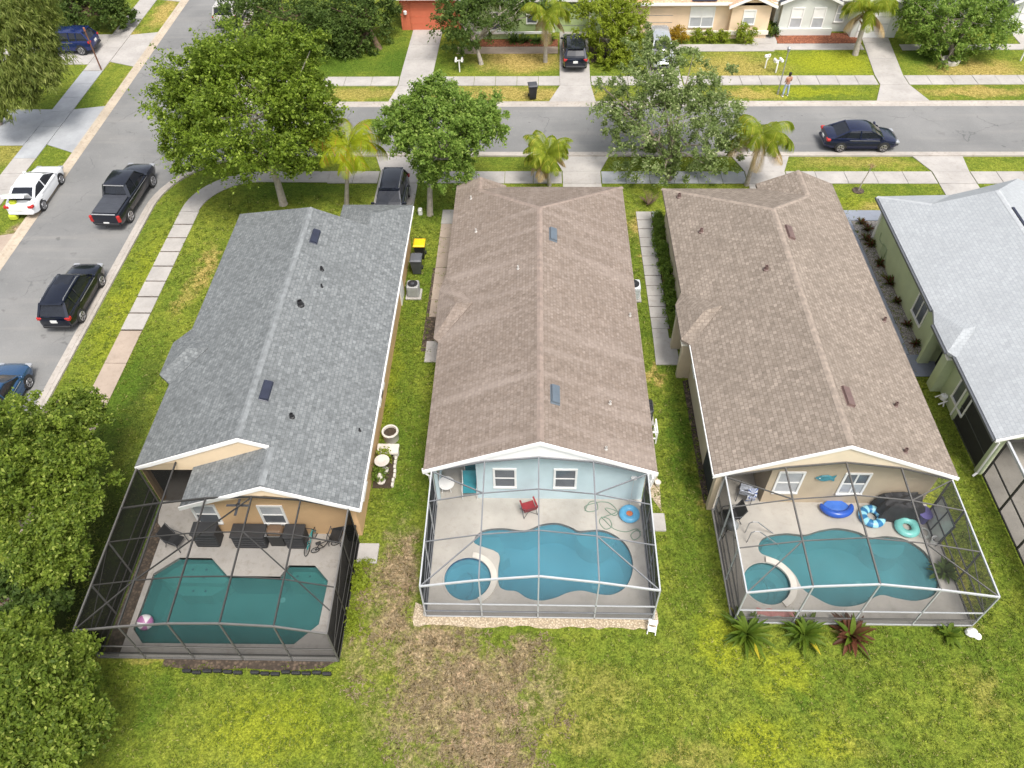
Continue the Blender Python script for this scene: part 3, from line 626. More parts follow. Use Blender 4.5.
for p in ((606, 449.5), (630, 316), (610, 404)): add_pipe(roof, *p, SP, SN, PIPE_W, .045, .18)
for x_ in (-1.07, 1.43): window_on(h2, (x_, 18.7), (1, 0), .80, 1.2, 1.02, WHITE, PANE, 'h', nrm=(0, -1))
b = MB(); b.box(-4.34, -4.3, 26.6, 27.6, 0, 2.05); b.build('door', WHITE, h2, world=True)
b = MB(); b.box(-3.9, -1.7, 37.5, 37.56, 0, 2.2); b.build('garage_door', WHITE, h2, world=True)

# ---- house 3: tan-brown roof, beige walls
h3 = thing('house', 'beige stucco house with mottled tan shingle roof behind the right-hand screened pool', 'house', (12.1, 28, 0))
xL, xR, xr, yb = 7.28, 16.87, 12.1, 18.2; zr = zl(xr, xL); zg = zl(14.75, xR)
rf = MB()
rf.slab([(xL, yb, 2.7), (xL, 37.75, 2.7), (xr, 33.05, zr), (xr, yb, zr)])
rf.slab([(xR, yb, 2.7), (xR, 38.2, 2.7), (14.75, 38.2, zg), (14.75, 35.8, zg), (xr, 33.05, zr), (xr, yb, zr)])
rf.slab([(xL, 37.75, 2.69), (12.65, 37.75, 2.69), (14.75, 35.8, zg-.01), (xr, 33.05, zr-.01)]); rf.slab([(14.75, 38.2, zg), (12.6, 38.2, 2.7), (12.6, 37.6, 2.7), (14.75, 35.6, zg)])
A = (8.9, 27.3, zl(8.9, xL)+.06)
bay_roof(rf, 6.9, 25.75, 28.1, 7.29, 25.4, 29.0, A)
roof = rf.build('roof', ROOF_TAN, h3, world=True, uv=True)
caps(h3, roof, CAP_TAN, [((xr, yb+.05, zr), (xr, 33.05, zr)), ((xr, 33.05, zr), (xL, 37.75, 2.7)), ((xr, 33.05, zr), (14.75, 35.8, zg)), ((14.75, 35.8, zg), (14.75, 38.2, zg))])
w = MB(); w.prism([(9.75, 18.65), (16.5, 18.65), (16.5, 37.4), (7.62, 37.4), (7.62, 20.6), (9.75, 20.6)], 0, 2.6); w.box(7.0, 7.62, 27.75, 28.05, 0, 2.55); w.box(7.05, 7.62, 25.8, 26.1, 0, 2.55)
w.add([(7.4, 18.64, 2.6), (16.5, 18.64, 2.6), (xr, 18.64, 3.7)], [(0, 1, 2)]); w.build('wall', BEIGE, h3, world=True)
b = MB(); gable_band(b, [(xL+.04, 2.58), (xr, zr-.14), (xR-.04, 2.58)], [(xR-.04, 2.48), (16.6, 2.6), (14.42, 3.3), (12.2, 3.6), (9.95, 3.26), (7.8, 2.66), (xL+.04, 2.48)], 18.21)
b.build('gable', BEIGE_L, h3, world=True)
b = MB(); fascia(b, [(xL-.03, yb-.01, 2.7), (xr, yb-.01, zr), (xR+.03, yb-.01, 2.7)], .17); fascia(b, [(xL-.002, 25.5, 2.69), (xL-.002, yb, 2.69)], .1, .04); b.build('fascia', WHITE, h3, world=True)
MB().box(7.45, 7.68, 18.28, 18.55, 0, 2.6).build('column', BEIGE, h3, world=True)
for y_ in (25.72, 27.7): MB().box(6.96, 7.5, y_, y_+.4, 2.3, 2.42).build('trim', CREAM, h3, world=True)
SP, SN = (xR, 20, 2.7), (S, 0, 1); SPL, SNL = (xL, 20, 2.7), (-S, 0, 1)
for p in ((789.5, 233), (847.5, 397)): add_vent(roof, *p, SP, SN, VENT_B, .34, 1.0)
for p in ((701, 232), (679, 197), (766, 269.5)): add_pipe(roof, *p, SPL, SNL, VENT_B, .09, .22)
for p in ((895.5, 406), (905, 452), (884, 321)): add_pipe(roof, *p, SP, SN, VENT_B, .07, .22)
window_on(h3, (10.58, 18.65), (1, 0), .9, 1.35, .9, WHITE, PANE_L, 'h', nrm=(0, -1)); window_on(h3, (13.25, 18.65), (1, 0), .9, 1.35, .85, WHITE, PANE_L, 'hv', nrm=(0, -1), two=PANE)
q = onplane(694, 373, (7.62, 0, 0), (1, 0, 0)); window_on(h3, (7.62, q.y), (0, 1), .7, .8, 1.4, WHITE, PANE, '', nrm=(-1, 0))
b = MB(); b.box(7.57, 7.62, 26.4, 27.4, 0, 2.05); b.build('door', WHITE, h3, world=True)
b = MB(); b.box(13.4, 16.1, 37.4, 37.46, 0, 2.2); b.build('garage_door', WHITE, h3, world=True)
b = MB(); b.box(7.6, 7.64, 18.6, 20.55, .1, 2.5); SCREEN_DARK = mat('dark_screen_cloth', (.02, .02, .021), .8, .2); b.build('lanai_screen', SCREEN_DARK, h3, world=True)

# ---- house 4: pale roof, sage walls
h4 = thing('house', 'sage green stucco house with pale grey roof at the right edge', 'house', (23.8, 28, 0))
xL, xR, xr, yb = 19.05, 28.6, 23.85, 20.1; zr = zl(xr, xL)
A1 = (21.1, 35.1, zl(21.1, xL)); B1 = (23.85, 34.7, zr)
rf = MB()
rf.slab([(xL, yb, 2.7), (xL, 37.0, 2.7), A1, B1, (xr, yb, zr)])
rf.slab([(xR, yb, 2.7), (xR, 37.6, 2.7), (26.6, 37.6, 3.45), B1, (xr, yb, zr)])
rf.slab([(xL, 37.0, 2.7), (23.1, 37.15, 2.7), A1]); rf.slab([A1, (23.1, 37.15, 2.7), (24.4, 37.6, 2.7), B1]); rf.slab([B1, (24.4, 37.6, 2.7), (26.6, 37.6, 3.45)])
A = (20.25, 26.15, zl(20.25, xL)+.06)
bay_roof(rf, 18.78, 25.05, 26.87, 19.06, 24.7, 27.8, A)
roof = rf.build('roof', ROOF_WHITE, h4, world=True, uv=True)
caps(h4, roof, CAP_WHITE, [((xr, yb+.05, zr), (xr, 34.7, zr)), ((xL, 37.0, 2.7), A1)])
w = MB(); w.prism([(22.3, 20.4), (28.2, 20.4), (28.2, 37), (23.5, 37), (23.5, 36.6), (19.5, 36.6), (19.5, 27.0), (19.9, 27.0), (19.9, 25.6), (19.5, 25.6), (19.5, 23.4), (22.3, 23.4)], 0, 2.6)
w.box(18.98, 19.5, 26.85, 27.05, 0, 2.5); w.box(19.02, 19.5, 25.05, 25.25, 0, 2.5); w.box(19.02, 19.2, 25.25, 25.6, 0, 2.5); w.build('wall', SAGE, h4, world=True)
b = MB(); b.add([(xL+.1, 20.25, 2.5), (xR-.1, 20.25, 2.5), (xr, 20.25, zr-.15), (xL+.1, 20.35, 2.5), (xR-.1, 20.35, 2.5), (xr, 20.35, zr-.15)], [(0, 1, 2), (5, 4, 3), (0, 3, 4, 1)]); b.build('gable', SAGE, h4, world=True)
MB().box(19.42, 19.68, 20.25, 20.5, 0, 2.55).build('column', SAGE, h4, world=True); MB().box(19.45, 19.54, 23.3, 23.55, 0, 2.55).build('column', SAGE, h4, world=True)
MB().box(19.44, 19.56, 36.5, 36.68, 0, 2.6).build('corner_trim', WHITE, h4, world=True)
MB().tube([(19.2, 20.15, 2.55), (19.38, 20.2, 2.3), (19.38, 20.2, .2), (19.2, 20.1, .08)], .05, 6).build('downpipe', WHITE, h4, world=True); MB().tube([(19.4, 23.5, 2.5), (19.4, 23.5, .15)], .045, 6).build('downpipe', WHITE, h4, world=True)
for y_ in (25.0, 26.8): MB().box(18.93, 19.5, y_, y_+.28, 2.2, 2.32).build('trim', WHITE, h4, world=True)
b = MB(); fascia(b, [(xL, yb-.01, 2.7), (xr, yb-.01, zr), (xR, yb-.01, 2.7)], .15); b.build('fascia', WHITE, h4, world=True)
b = MB()
for y0, y1, xx in ((27.85, 37.0, 19.0), (20.1, 24.9, 19.0), (25.05, 26.87, 18.73)): b.box(xx-.06, xx+.045, y0, y1, 2.55, 2.66)
b.build('gutter', mat('dark_grey_gutter', (.085, .09, .10), .4, .1), h4, world=True)
b = MB(); b.box(xr+.1, xr+.22, 29, 33.2, zr-.06, zr+.03); b.build('ridge_vent', VENT_D, h4, world=True)
for (px, py, ww, hh) in ((920.5, 309.5, 1.15, 1.15), (963, 397, 1.15, 1.2)):
    q = onplane(px, py, (19.5, 0, 0), (1, 0, 0)); window_on(h4, (19.5, q.y), (0, 1), ww, hh, q.z-hh/2, WHITE, PANE, 'v', nrm=(-1, 0))
q = onplane(884, 251, (19.5, 0, 0), (1, 0, 0))
b = MB(); b.box(19.44, 19.49, q.y-.3, q.y+.3, q.z-.3, q.z+.3); b.tube([(19.47, q.y-.7, q.z-.4), (19.47, q.y-.3, q.z+.2), (19.47, q.y+.9, q.z+.1), (19.47, q.y+1., q.z+.5)], .02, 5); b.build('meter_box', mat('sage_metal', (.33, .40, .24), .5, .1), h4, world=True)
b = MB(); b.box(19.83, 19.89, 25.75, 26.85, 0, 2.05); b.build('door', BLACK, h4, world=True)
b = MB(); b.box(19.48, 19.5, 20.55, 23.25, .12, 2.45); b.build('lanai_screen', SCREEN_DARK, h4, world=True)
b = MB()
for z_ in (.06, 1.0, 2.5): b.box(19.46, 19.47, 20.5, 23.3, z_, z_+.06)
b.build('screen_rail', DGREY, h4, world=True)

# ---- houses across the street
def box_house(label, x0, x1, y0, y1, wall, roofm, h=2.7, ridge='x'):
    t = thing('house', label, 'house', ((x0+x1)/2, y0, 0))
    MB().box(x0, x1, y0, y1, 0, h).build('wall', wall, t, world=True)
    b = MB(); e = .45; ym, xm = (y0+y1)/2, (x0+x1)/2
    run = min(ym-y0, xm-x0)+e; zz = h+.02+run*.38
    a = [(x0-e, y0-e, h+.02), (x1+e, y0-e, h+.02), (x1+e, y1+e, h+.02), (x0-e, y1+e, h+.02)]
    if x1-x0 > y1-y0: r0, r1 = (x0-e+run, ym, zz), (x1+e-run, ym, zz); fs = [(a[0], a[1], r1, r0), (a[2], a[3], r0, r1), (a[1], a[2], r1), (a[3], a[0], r0)]
    else: r0, r1 = (xm, y0-e+run, zz), (xm, y1+e-run, zz); fs = [(a[1], a[2], r1, r0), (a[3], a[0], r0, r1), (a[0], a[1], r0), (a[2], a[3], r1)]
    for f in fs: b.slab(list(f), .12)
    rfo = b.build('roof', roofm, t, world=True, uv=True)
    b = MB(); b.box(x0-e-.03, x1+e+.03, y0-e-.05, y0-e-.004, h-.15, h+.06); b.box(x0-e, x1+e, y0-e+.0, y0-.01, h-.13, h-.11); b.build('fascia', WHITE, t, world=True)
    return t
def gable_wing(t, x0, x1, y0, y1, wall, roofm, h=2.7):
    xm = (x0+x1)/2; e = .35; rise = (xm-x0+e)*.42
    b = MB(); b.box(x0, x1, y0, y1, 0, h); b.add([(x0, y0, h), (x1, y0, h), (xm, y0, h+(xm-x0)*.42), (x0, y0+.2, h), (x1, y0+.2, h), (xm, y0+.2, h+(xm-x0)*.42)], [(0, 1, 2), (5, 4, 3)])
    b.build('wall', wall, t, world=True)
    b = MB()
    b.slab([(x0-e, y0-e, h-.06), (xm, y0-e, h-.06+rise), (xm, y1+3, h-.06+rise), (x0-e, y1+3, h-.06)], .12); b.slab([(x1+e, y0-e, h-.06), (xm, y0-e, h-.06+rise), (xm, y1+3, h-.06+rise), (x1+e, y1+3, h-.06)], .12)
    b.build('roof', roofm, t, world=True, uv=True)
    b = MB(); fascia(b, [(x0-e, y0-e-.005, h-.04), (xm, y0-e-.005, h-.04+rise), (x1+e, y0-e-.005, h-.04)], .2); b.build('fascia', WHITE, t, world=True)
def garage(t, x0, x1, y, m, h=2.2):
    b = MB(); b.box(x0, x1, y-.06, y-.003, 0, h)
    d = b.build('garage_door', m, t, world=True)
    b = MB()
    for k in range(1, 4): b.box(x0+.02, x1-.02, y-.075, y-.061, h*k/4-.015, h*k/4+.015)
    b.build('panel_joint', GREY if m is not CORAL else CORAL, d, world=True)
hc = box_house('coral red house with coral garage door beyond the street, half hidden by oaks', -10.7, -5.9, 63.85, 78, CORAL, ROOF_DARK)
garage(hc, -9.9, -7.5, 63.85, CORAL); 
for x_ in (-10.3, -7.0): MB().lathe([(.05, 0), (.13, .02), (.15, .25), (.04, .3)], (x_, 63.75, 1.3), 8).build('wall_lamp', WHITE, hc, world=True)
hg = box_house('light green house across the street with white corner trims and a green garage', -5.4, 6.4, 63.4, 78, MINT, ROOF_GREY)
gable_wing(hg, -5.0, -1.2, 62.2, 66, MINT, ROOF_GREY)
for x_, y_ in ((-3.05, 62.2), (-.15, 63.4), (1.05, 63.4)): window_on(hg, (x_, y_), (1, 0), .75, 1.3, .75, WHITE, PANE, 'h', nrm=(0, -1))
MB().box(-5.1, 1.4, 62.05, 62.19, .45, .6).build('band_trim', WHITE, hg, world=True)
for x_, y_ in ((-5.05, 62.12), (1.5, 63.3), (4.35, 63.3)): MB().box(x_, x_+.2, y_, y_+.08, 0, 2.6).build('corner_trim', WHITE, hg, world=True)
garage(hg, 1.95, 4.2, 63.4, MINT)
hp = box_house('peach stucco house with terracotta roof and a dark solar panel across the street', 7.4, 18.2, 62.6, 76, PEACH, ROOF_TILE)
gable_wing(hp, 15.3, 18.3, 62.1, 66, PEACH, ROOF_TILE)
window_on(hp, (13.15, 62.6), (1, 0), 1.75, 1.45, .75, WHITE, PANE_L, 'hv', nrm=(0, -1), two=WHITE); window_on(hp, (16.7, 62.1), (1, 0), .8, 1.0, 1.15, WHITE, PANE_L, 'h', nrm=(0, -1), two=WHITE)
b = MB(); b.box(11.5, 18.4, 61.98, 62.09, .35, .65); b.build('trim', CREAM, hp, world=True)
b = MB(); n_ = Vector((0, -.38, 1)).normalized(); c0 = Vector((13.1, 62.3, 2.72+.38*.15+.12)); d_ = Vector((0, 1, .38)).normalized()
vs = [c0+Vector((sx*.95, 0, 0))+d_*sy+n_*k for k in (0, .05) for sx, sy in ((-1, -.1), (1, -.1), (1, 1.6), (-1, 1.6))]
b.add(vs, [(0, 3, 2, 1), (4, 5, 6, 7), (0, 1, 5, 4), (1, 2, 6, 5), (2, 3, 7, 6), (3, 0, 4, 7)]); b.build('solar_panel', mat('solar_glass', (.015, .022, .05), .15, .1), hp, world=True)
garage(hp, 8.3, 10.9, 62.6, PEACH)
hw = box_house('off-white house with dark roof, red mulch bed and white garage across the street', 19.0, 29.0, 63.3, 77, OFFW, ROOF_DARK)
gable_wing(hw, 19.3, 23.4, 62.7, 66, OFFW, ROOF_DARK); gable_wing(hw, 24.9, 28.4, 62.15, 66, OFFW, ROOF_DARK)
for x_ in (20.55, 22.25): window_on(hw, (x_, 62.7), (1, 0), .8, 1.45, .6, WHITE, PANE_L, 'h', nrm=(0, -1), two=WHITE)
window_on(hw, (24.1, 63.3), (1, 0), .6, 1.2, .8, WHITE, PANE_L, 'h', nrm=(0, -1)); garage(hw, 25.35, 27.6, 62.15, WHITE)
b = MB(); b.box(19.25, 23.5, 62.5, 62.69, 0, .55); b.build('trim', OFFW, hw, world=True)
hx = box_house('white house at the top right corner behind a leafy street tree', 31.5, 42, 64, 78, OFFW, ROOF_GREY)
gable_wing(hx, 37.0, 41.5, 62.6, 66, OFFW, ROOF_GREY); garage(hx, 37.6, 40.0, 62.6, WHITE); window_on(hx, (34, 64), (1, 0), 1.2, 1.3, .8, WHITE, PANE_L, 'hv', nrm=(0, -1))

# ------------------------------------------------------------------ pools and patio slabs
POOLS = {}
def pool(key, outline, spa, label, tint, plaster, tile, steps=(), smooth=True, spa_label=None, raised=.10):
    out = smooth_loop(outline, 4) if smooth else list(outline)
    cx = sum(p[0] for p in out)/len(out); cy = sum(p[1] for p in out)/len(out)
    t = thing('swimming_pool', label, 'pool', (cx, cy, 0))
    ar = sum(out[i][0]*out[(i+1) % len(out)][1]-out[(i+1) % len(out)][0]*out[i][1] for i in range(len(out)))
    if ar < 0: out = out[::-1]
    def ringz(z, k=1.): return [(cx+(x-cx)*k, cy+(y-cy)*k, z) for x, y in out]
    b = MB(); n = len(out); rings = [ringz(-.08), ringz(-.9), ringz(-1.35, .93)]
    # inside faces of the basin: reverse winding so that normals look inwards
    b.loft([list(reversed(r)) for r in rings])
    b.prism([(x, y) for x, y, z in ringz(0, .935)], -1.45, -1.34)
    b.build('basin', plaster, t, world=True, smooth=False)
    b = MB(); b.loft([list(reversed(ringz(.098))), list(reversed(ringz(-.085)))]); b.build('tile_band', tile, t, world=True)
    MB().prism(out, -.06, -.055).build('water', tint, t, world=True)
    if steps:
        for st in steps:
            b = MB()
            for poly, z in st: b.prism(poly, -1.3, z)
            b.build('step', STEP if key != 'left' else mat('pale_pool_step', (.24, .50, .47), .8, .08), t, world=True)
    for dx, dy in {'mid': [(2.9, -.4)], 'right': [(1.6, -.1), (.9, -1.0)], 'left': [(2.2, .3)]}[key]:
        MB().lathe([(.01, 0), (.11, 0), (.12, .02), (.01, .03)], (cx+dx*.6, cy+dy, -1.335), 14).build('drain', WHITE, t, world=True)
    if key == 'left':
        for q in ((-13.75, 15.35), (-13.2, 15.35), (-13.75, 15.0), (-13.2, 15.0), (-13.6, 14.55), (-13.1, 14.55), (-9.4, 15.1), (-8.9, 15.1)):
            MB().lathe([(.01, 0), (.05, 0), (.05, .012), (.01, .012)], (q[0], q[1], -.295 if q[1] > 14.7 else -.595), 10).build('step_marker', TILE, t, world=True)
    POOLS[key] = [out]
    if spa:
        sc, ri, ro, zt = spa
        s = thing('spa_tub', spa_label, 'hot tub', (sc[0], sc[1], 0))
        b = MB(); b.lathe([(ri, zt-.16), (ri, .115), (ri+.07, .115), (ri+.08, .10), (ri+.08, -.6)], (sc[0], sc[1], 0), 40, caps=False); b.build('rim', DECK, s, world=True)
        b = MB(); b.prism(arc(sc, ro+.02, -62, 82, 20)+list(reversed(arc(sc, ri+.003, -62, 82, 20))), .0, zt-.02); b.build('spillway', SPARIM, s, world=True)
        b = MB(); b.lathe([(ri-.001, .112), (ri-.001, -.02)], (sc[0], sc[1], 0), 40, caps=False); b.build('tile_band', tile, s, world=True)
        b = MB(); b.lathe([(ri, .0), (ri, -.45), (ri*.62, -.47), (ri*.60, -.85), (.01, -.86)], (sc[0], sc[1], 0), 40, caps=False); b.build('basin', plaster, s, world=True)
        MB().prism(circ(sc, ri-.003, 40), -.01, -.005).build('water', tint, s, world=True)
        b = MB(); b.tube([(sc[0]+ri*.3*math.cos(a)-.1, sc[1]+ri*.6*math.sin(a), -.43) for a in [k*.3 for k in range(-5, 6)]], .03, 5); 
        b.build('bench_edge', tile, s, world=True)
        POOLS[key].append(circ(sc, ri+.07, 40)); POOLS[key+'_spa'] = s
    return t
STEP = mat('pool_step', (.20, .44, .48), .8, .08); SPARIM = mat('spa_rim', (.56, .52, .46), .8, .08)
TILE = mat('navy_tile', (.025, .06, .13), .3, .3, 12); TILE_G = mat('teal_tile', (.03, .085, .09), .3, .3, 12)
W_BLUE = water_mat('blue_water', (.70, .88, .92), (.145, .36, .44), .36); W_TEAL = water_mat('teal_water', (.66, .85, .84), (.095, .265, .265), .3); W_AQUA = water_mat('aqua_water', (.68, .87, .88), (.135, .33, .365), .34)
PL_BLUE = mat('blue_plaster', (.17, .46, .56), .8, .08, 1.2); PL_TEAL = mat('teal_plaster', (.10, .30, .30), .8, .12, 1.); PL_AQUA = mat('aqua_plaster', (.17, .43, .47), .8, .14, 1.5)
s_ = .2734
Zm = lambda x, y, z=0.: tuple(G(410+x*s_, 430+y*s_, z)); s2_ = .3262
Zr = lambda x, y, z=0.: tuple(G(690+x*s2_, 430+y*s2_, z)); s3_ = .3255
Zf = lambda x, y, z=0.: tuple(G(60+x*s3_, 420+y*s3_, z))
pm = [(-1.30, 16.05), (-2.3, 16.5), (-1.99, 17.08), (-1.14, 17.22), (-.23, 17.12), (.46, 17.42), (1.14, 17.50), (1.71, 17.3), (2.04, 17.13), (2.84, 17.2), (3.45, 16.98), (3.97, 16.43), (4.13, 15.57), (3.84, 14.72), (3.28, 14.31), (2.69, 14.3), (2.06, 14.44), (1.52, 14.36), (.98, 14.12), (.44, 14.0), (-.09, 14.09), (-.52, 14.37), (-.95, 14.42), (-1.22, 14.62), (-1.28, 15.3)]
mid_steps = [[([(-2.2, 16.35), (-1.9, 16.0), (-1.05, 16.4), (-1.3, 17.0), (-1.95, 17.0)], -.28), ([(-1.9, 16.0), (-1.5, 15.75), (-.85, 16.2), (-1.05, 16.5)], -.55)],
             [(arc((2.75, 17.25), .85, 190, 350, 12), -.25)]]
pool('mid', pm, ((-2.47, 14.88), .93, 1.15, .2), 'bright blue wavy kidney pool behind the pale blue house', W_BLUE, PL_BLUE, TILE, mid_steps, spa_label='round blue spa with pale rim at the left end of the bright blue pool')
pr_ = [(9.32, 16.2), (9.3, 16.55), (9.66, 16.95), (10.5, 17.13), (11.28, 17.07), (11.93, 17.28), (12.7, 17.4), (13.46, 17.25), (13.91, 16.98), (14.6, 17.05), (15.35, 16.89), (15.91, 16.38), (16.08, 15.72), (16.04, 15.01), (15.66, 14.45), (14.89, 14.2), (14.17, 14.3), (13.58, 14.42), (12.86, 14.07), (12.2, 13.92), (11.59, 13.98), (11.1, 14.27), (10.66, 14.65), (10.5, 15.21), (10.2, 15.65), (9.7, 16.0)]
right_steps = [[([(9.35, 16.25), (9.8, 16.0), (10.3, 16.4), (10.1, 17.0), (9.7, 16.9)], -.28)], [(arc((14.6, 17.0), .8, 190, 350, 12), -.25)]]
pool('right', pr_, ((9.3, 14.85), .9, 1.13, .22), 'teal freeform pool inside the right-hand enclosure with white beams', W_AQUA, PL_AQUA, TILE_G, right_steps, spa_label='round teal spa with pale spillway rim beside the right-hand freeform pool')
pf = [(-15.12, 12.6), (-15.11, 14.94), (-14.29, 15.66), (-12.95, 15.66), (-12.1, 14.88), (-9.98, 14.88), (-9.73, 15.38), (-8.66, 15.38), (-8.02, 14.72), (-8.05, 12.9), (-8.85, 12.1), (-14.6, 12.06)]
left_steps = [[([(-15.0, 14.95), (-14.25, 15.6), (-12.98, 15.6), (-12.2, 14.92), (-12.3, 14.75), (-14.6, 14.75)], -.3), ([(-14.6, 14.75), (-12.3, 14.75), (-12.8, 14.35), (-14.0, 14.35)], -.6)], [([(-9.7, 14.85), (-9.6, 15.3), (-8.7, 15.3), (-8.1, 14.8)], -.3)]]
pool('left', pf, None, 'dark teal angular pool with clipped corners inside the left enclosure', W_TEAL, PL_TEAL, TILE_G, left_steps, smooth=False)
def deck(key, poly, m): struct(MB().prism(poly, -.05, .10, POOLS[key]).build('patio', m))
deck('mid', [(-4.1, 13.32), (4.8, 13.32), (4.8, 18.72), (-2.27, 18.72), (-2.27, 20.62), (-4.1, 20.62)], DECK)
deck('right', [(7.68, 13.22), (16.72, 13.22), (16.72, 18.67), (9.73, 18.67), (9.73, 20.62), (7.64, 20.62)], DECK)
deck('left', [(-14.85, 11.5), (-7.12, 11.5), (-7.12, 16.87), (-13.33, 16.87), (-13.33, 20.38), (-15.9, 20.38), (-15.9, 18.3), (-15.7, 17.3), (-15.35, 16.9), (-15.3, 11.5)], DECK_GREY)
sheet('patio', [(19.7, 10), (30, 10), (30, 23.4), (19.7, 23.4)], .1, DECK)
b = MB()
for k, (x_, y_) in enumerate([(-12.3, 15.1), (-13.0, 15.15), (-13.8, 15.15)]): b.lathe([(.05, 0), (.05, .01)], (x_, y_, -.3), 8)
# ------------------------------------------------------------------ screen enclosures
FR_DARK = mat('bronze_frame', (.036, .034, .032), .6, .12); FR_GREY = mat('grey_frame', (.17, .175, .185), .6, .08); FR_WHITE = mat('white_frame', (.42, .43, .44), .45, .05)
FR_LG = mat('light_bronze_frame', (.11, .105, .10), .6, .1); FR_TAUPE = mat('taupe_frame', (.095, .09, .084), .6, .1)
SC = screen_mat('insect_screen', (.075, .078, .082), .07, .9); SC_L = screen_mat('dark_insect_screen', (.022, .022, .02), .17, 1.1); SC_R = screen_mat('grey_insect_screen', (.07, .07, .066), .08, .95)
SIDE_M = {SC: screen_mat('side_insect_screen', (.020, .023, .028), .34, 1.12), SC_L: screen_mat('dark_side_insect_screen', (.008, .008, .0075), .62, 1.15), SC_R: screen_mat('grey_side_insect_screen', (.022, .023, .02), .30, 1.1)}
KICK = screen_mat('kick_plate_mesh', (.16, .155, .15), .45, .9)
def cage(label, xs, zf, zr, yf, yr, rows, long_m, cross_m, front_m, side_m, scr, braces, rails=(.55, 1.15), yl=None, front_x=None):
    t = thing('pool_enclosure', label, 'enclosure', ((xs[0]+xs[-1])/2, yf, 0.0))
    n = len(xs); yls = [yr]*n
    if yl is not None: yls[0] = yls[1] = yl
    def P(i, y):
        k = (y-yf)/(yr-yf); return Vector((xs[i], y, zf[i]+(zr[i]-zf[i])*k))
    def part(name, m, *bars_):
        b = MB()
        for p, q, w, h in bars_: b.bar(p, q, w, h)
        b.build(name, m, t, world=True)
    for i in range(n):
        m = side_m if i in (0, n-1) else long_m
        part('roof_beam', m, (P(i, yf), P(i, yls[i]), .05, .075))
        part('post', front_m, ((xs[i], yf, .1), (xs[i], yf, zf[i]), .05, .05))
    for k, y in enumerate(rows):
        for i in range(n-1): part('purlin', cross_m, (P(i, y), P(i+1, y), .036, .04))
    for i in range(n-1):
        part('front_beam', front_m, (P(i, yf), P(i+1, yf), .06, .075)); part('rear_beam', long_m, (P(i, yr), P(i+1, yr), .055, .07))
        for z in rails: part('rail', side_m if z > .8 else long_m, ((xs[i], yf, z), (xs[i+1], yf, z), .05, .05))
        part('sill', front_m, ((xs[i], yf, .13), (xs[i+1], yf, .13), .05, .05))
        b = MB(); y0, y1 = yf, yr
        b.add([P(i, yf), P(i+1, yf), P(i+1, yls[i+1] if i == 0 else yr), P(i, yls[i] if i == 0 else yr)], [(0, 1, 2, 3)]); b.build('roof_screen', scr, t, world=True)
        b = MB(); b.add([(xs[i], yf, .5), (xs[i+1], yf, .5), P(i+1, yf), P(i, yf)], [(0, 1, 2, 3)]); b.build('front_screen', scr, t, world=True)
        b = MB(); b.add([(xs[i], yf-.004, .13), (xs[i+1], yf-.004, .13), (xs[i+1], yf-.004, .52), (xs[i], yf-.004, .52)], [(0, 1, 2, 3)]); b.build('kick_plate', KICK, t, world=True)
    for i in (0, n-1):
        yy = [yf] + list(rows) + [yls[i]]
        for y in yy[1:]: part('side_post', side_m if i == 0 else long_m, ((xs[i], y, .1), P(i, y), .06, .06))
        for z in rails: part('side_rail', long_m, ((xs[i], yf, z), (xs[i], yls[i], z), .045, .045))
        part('sill', long_m, ((xs[i], yf, .13), (xs[i], yls[i], .13), .05, .05))
        b = MB(); b.add([(xs[i], yf, .13), (xs[i], yls[i], .13), P(i, yls[i]), P(i, yf)], [(0, 1, 2, 3)]); b.build('side_screen', SIDE_M[scr], t, world=True)
        part('side_brace', long_m, ((xs[i], yf+.05, 1.2), P(i, rows[-1]), .03, .03))
    for (i, y0, j, y1) in braces: part('brace', long_m, (P(i, y0), P(j, y1), .04, .05))
    return t
cage('grey aluminium screen enclosure over the bright blue pool', [-3.98, -1.82, .31, 2.46, 4.68], [2.5, 3.03, 3.38, 2.97, 2.42], [2.66, 3.32, 3.63, 3.37, 2.62], 13.3, 18.28, (15.1, 16.85), FR_GREY, FR_GREY, FR_WHITE, FR_WHITE, SC,
     [(0, 13.3, 1, 15.1), (4, 13.3, 3, 15.1), (3, 16.85, 4, 18.25), (1, 16.85, 0, 18.25)])
cage('bronze and white screen enclosure over the right-hand teal pool', [7.74, 9.95, 12.2, 14.42, 16.66], [2.5, 3.03, 3.26, 2.91, 2.42], [2.63, 3.26, 3.62, 3.29, 2.55], 13.22, 18.18, (15.0, 16.75), FR_TAUPE, FR_LG, FR_WHITE, FR_WHITE, SC_R,
     [(0, 13.22, 1, 15.0), (4, 13.22, 3, 15.0), (3, 16.75, 4, 18.15), (1, 16.75, 0, 18.15)])
cage('dark bronze screen enclosure over the angular teal pool at left', [-16.0, -14.25, -12.42, -10.6, -8.77, -7.04], [2.38, 2.8, 3.11, 3.17, 3.0, 2.46], [2.55, 2.98, 3.34, 3.48, 3.29, 2.72], 11.48, 16.42, (13.2, 14.95), FR_DARK, FR_DARK, FR_LG, FR_LG, SC_L,
     [(1, 13.2, 3, 16.4), (5, 12.3, 3, 14.95), (0, 11.5, 1, 13.2)], yl=18.3)
b4 = thing('pool_enclosure', 'dark screen enclosure at the right edge joined to the sage green house', 'enclosure', (19.7, 12, 0))
for y in (20.1, 18.3, 16.5, 14.7, 12.9): MB().bar((19.62, y, .1), (19.62, y, 2.5), .07, .07).build('post', FR_DARK, b4, world=True); MB().bar((19.62, y, 2.5), (21.8, y, 3.1), .07, .1).build('roof_beam', FR_DARK, b4, world=True); MB().bar((21.8, y, 3.1), (28, y, 3.1), .07, .1).build('roof_beam', FR_DARK, b4, world=True)
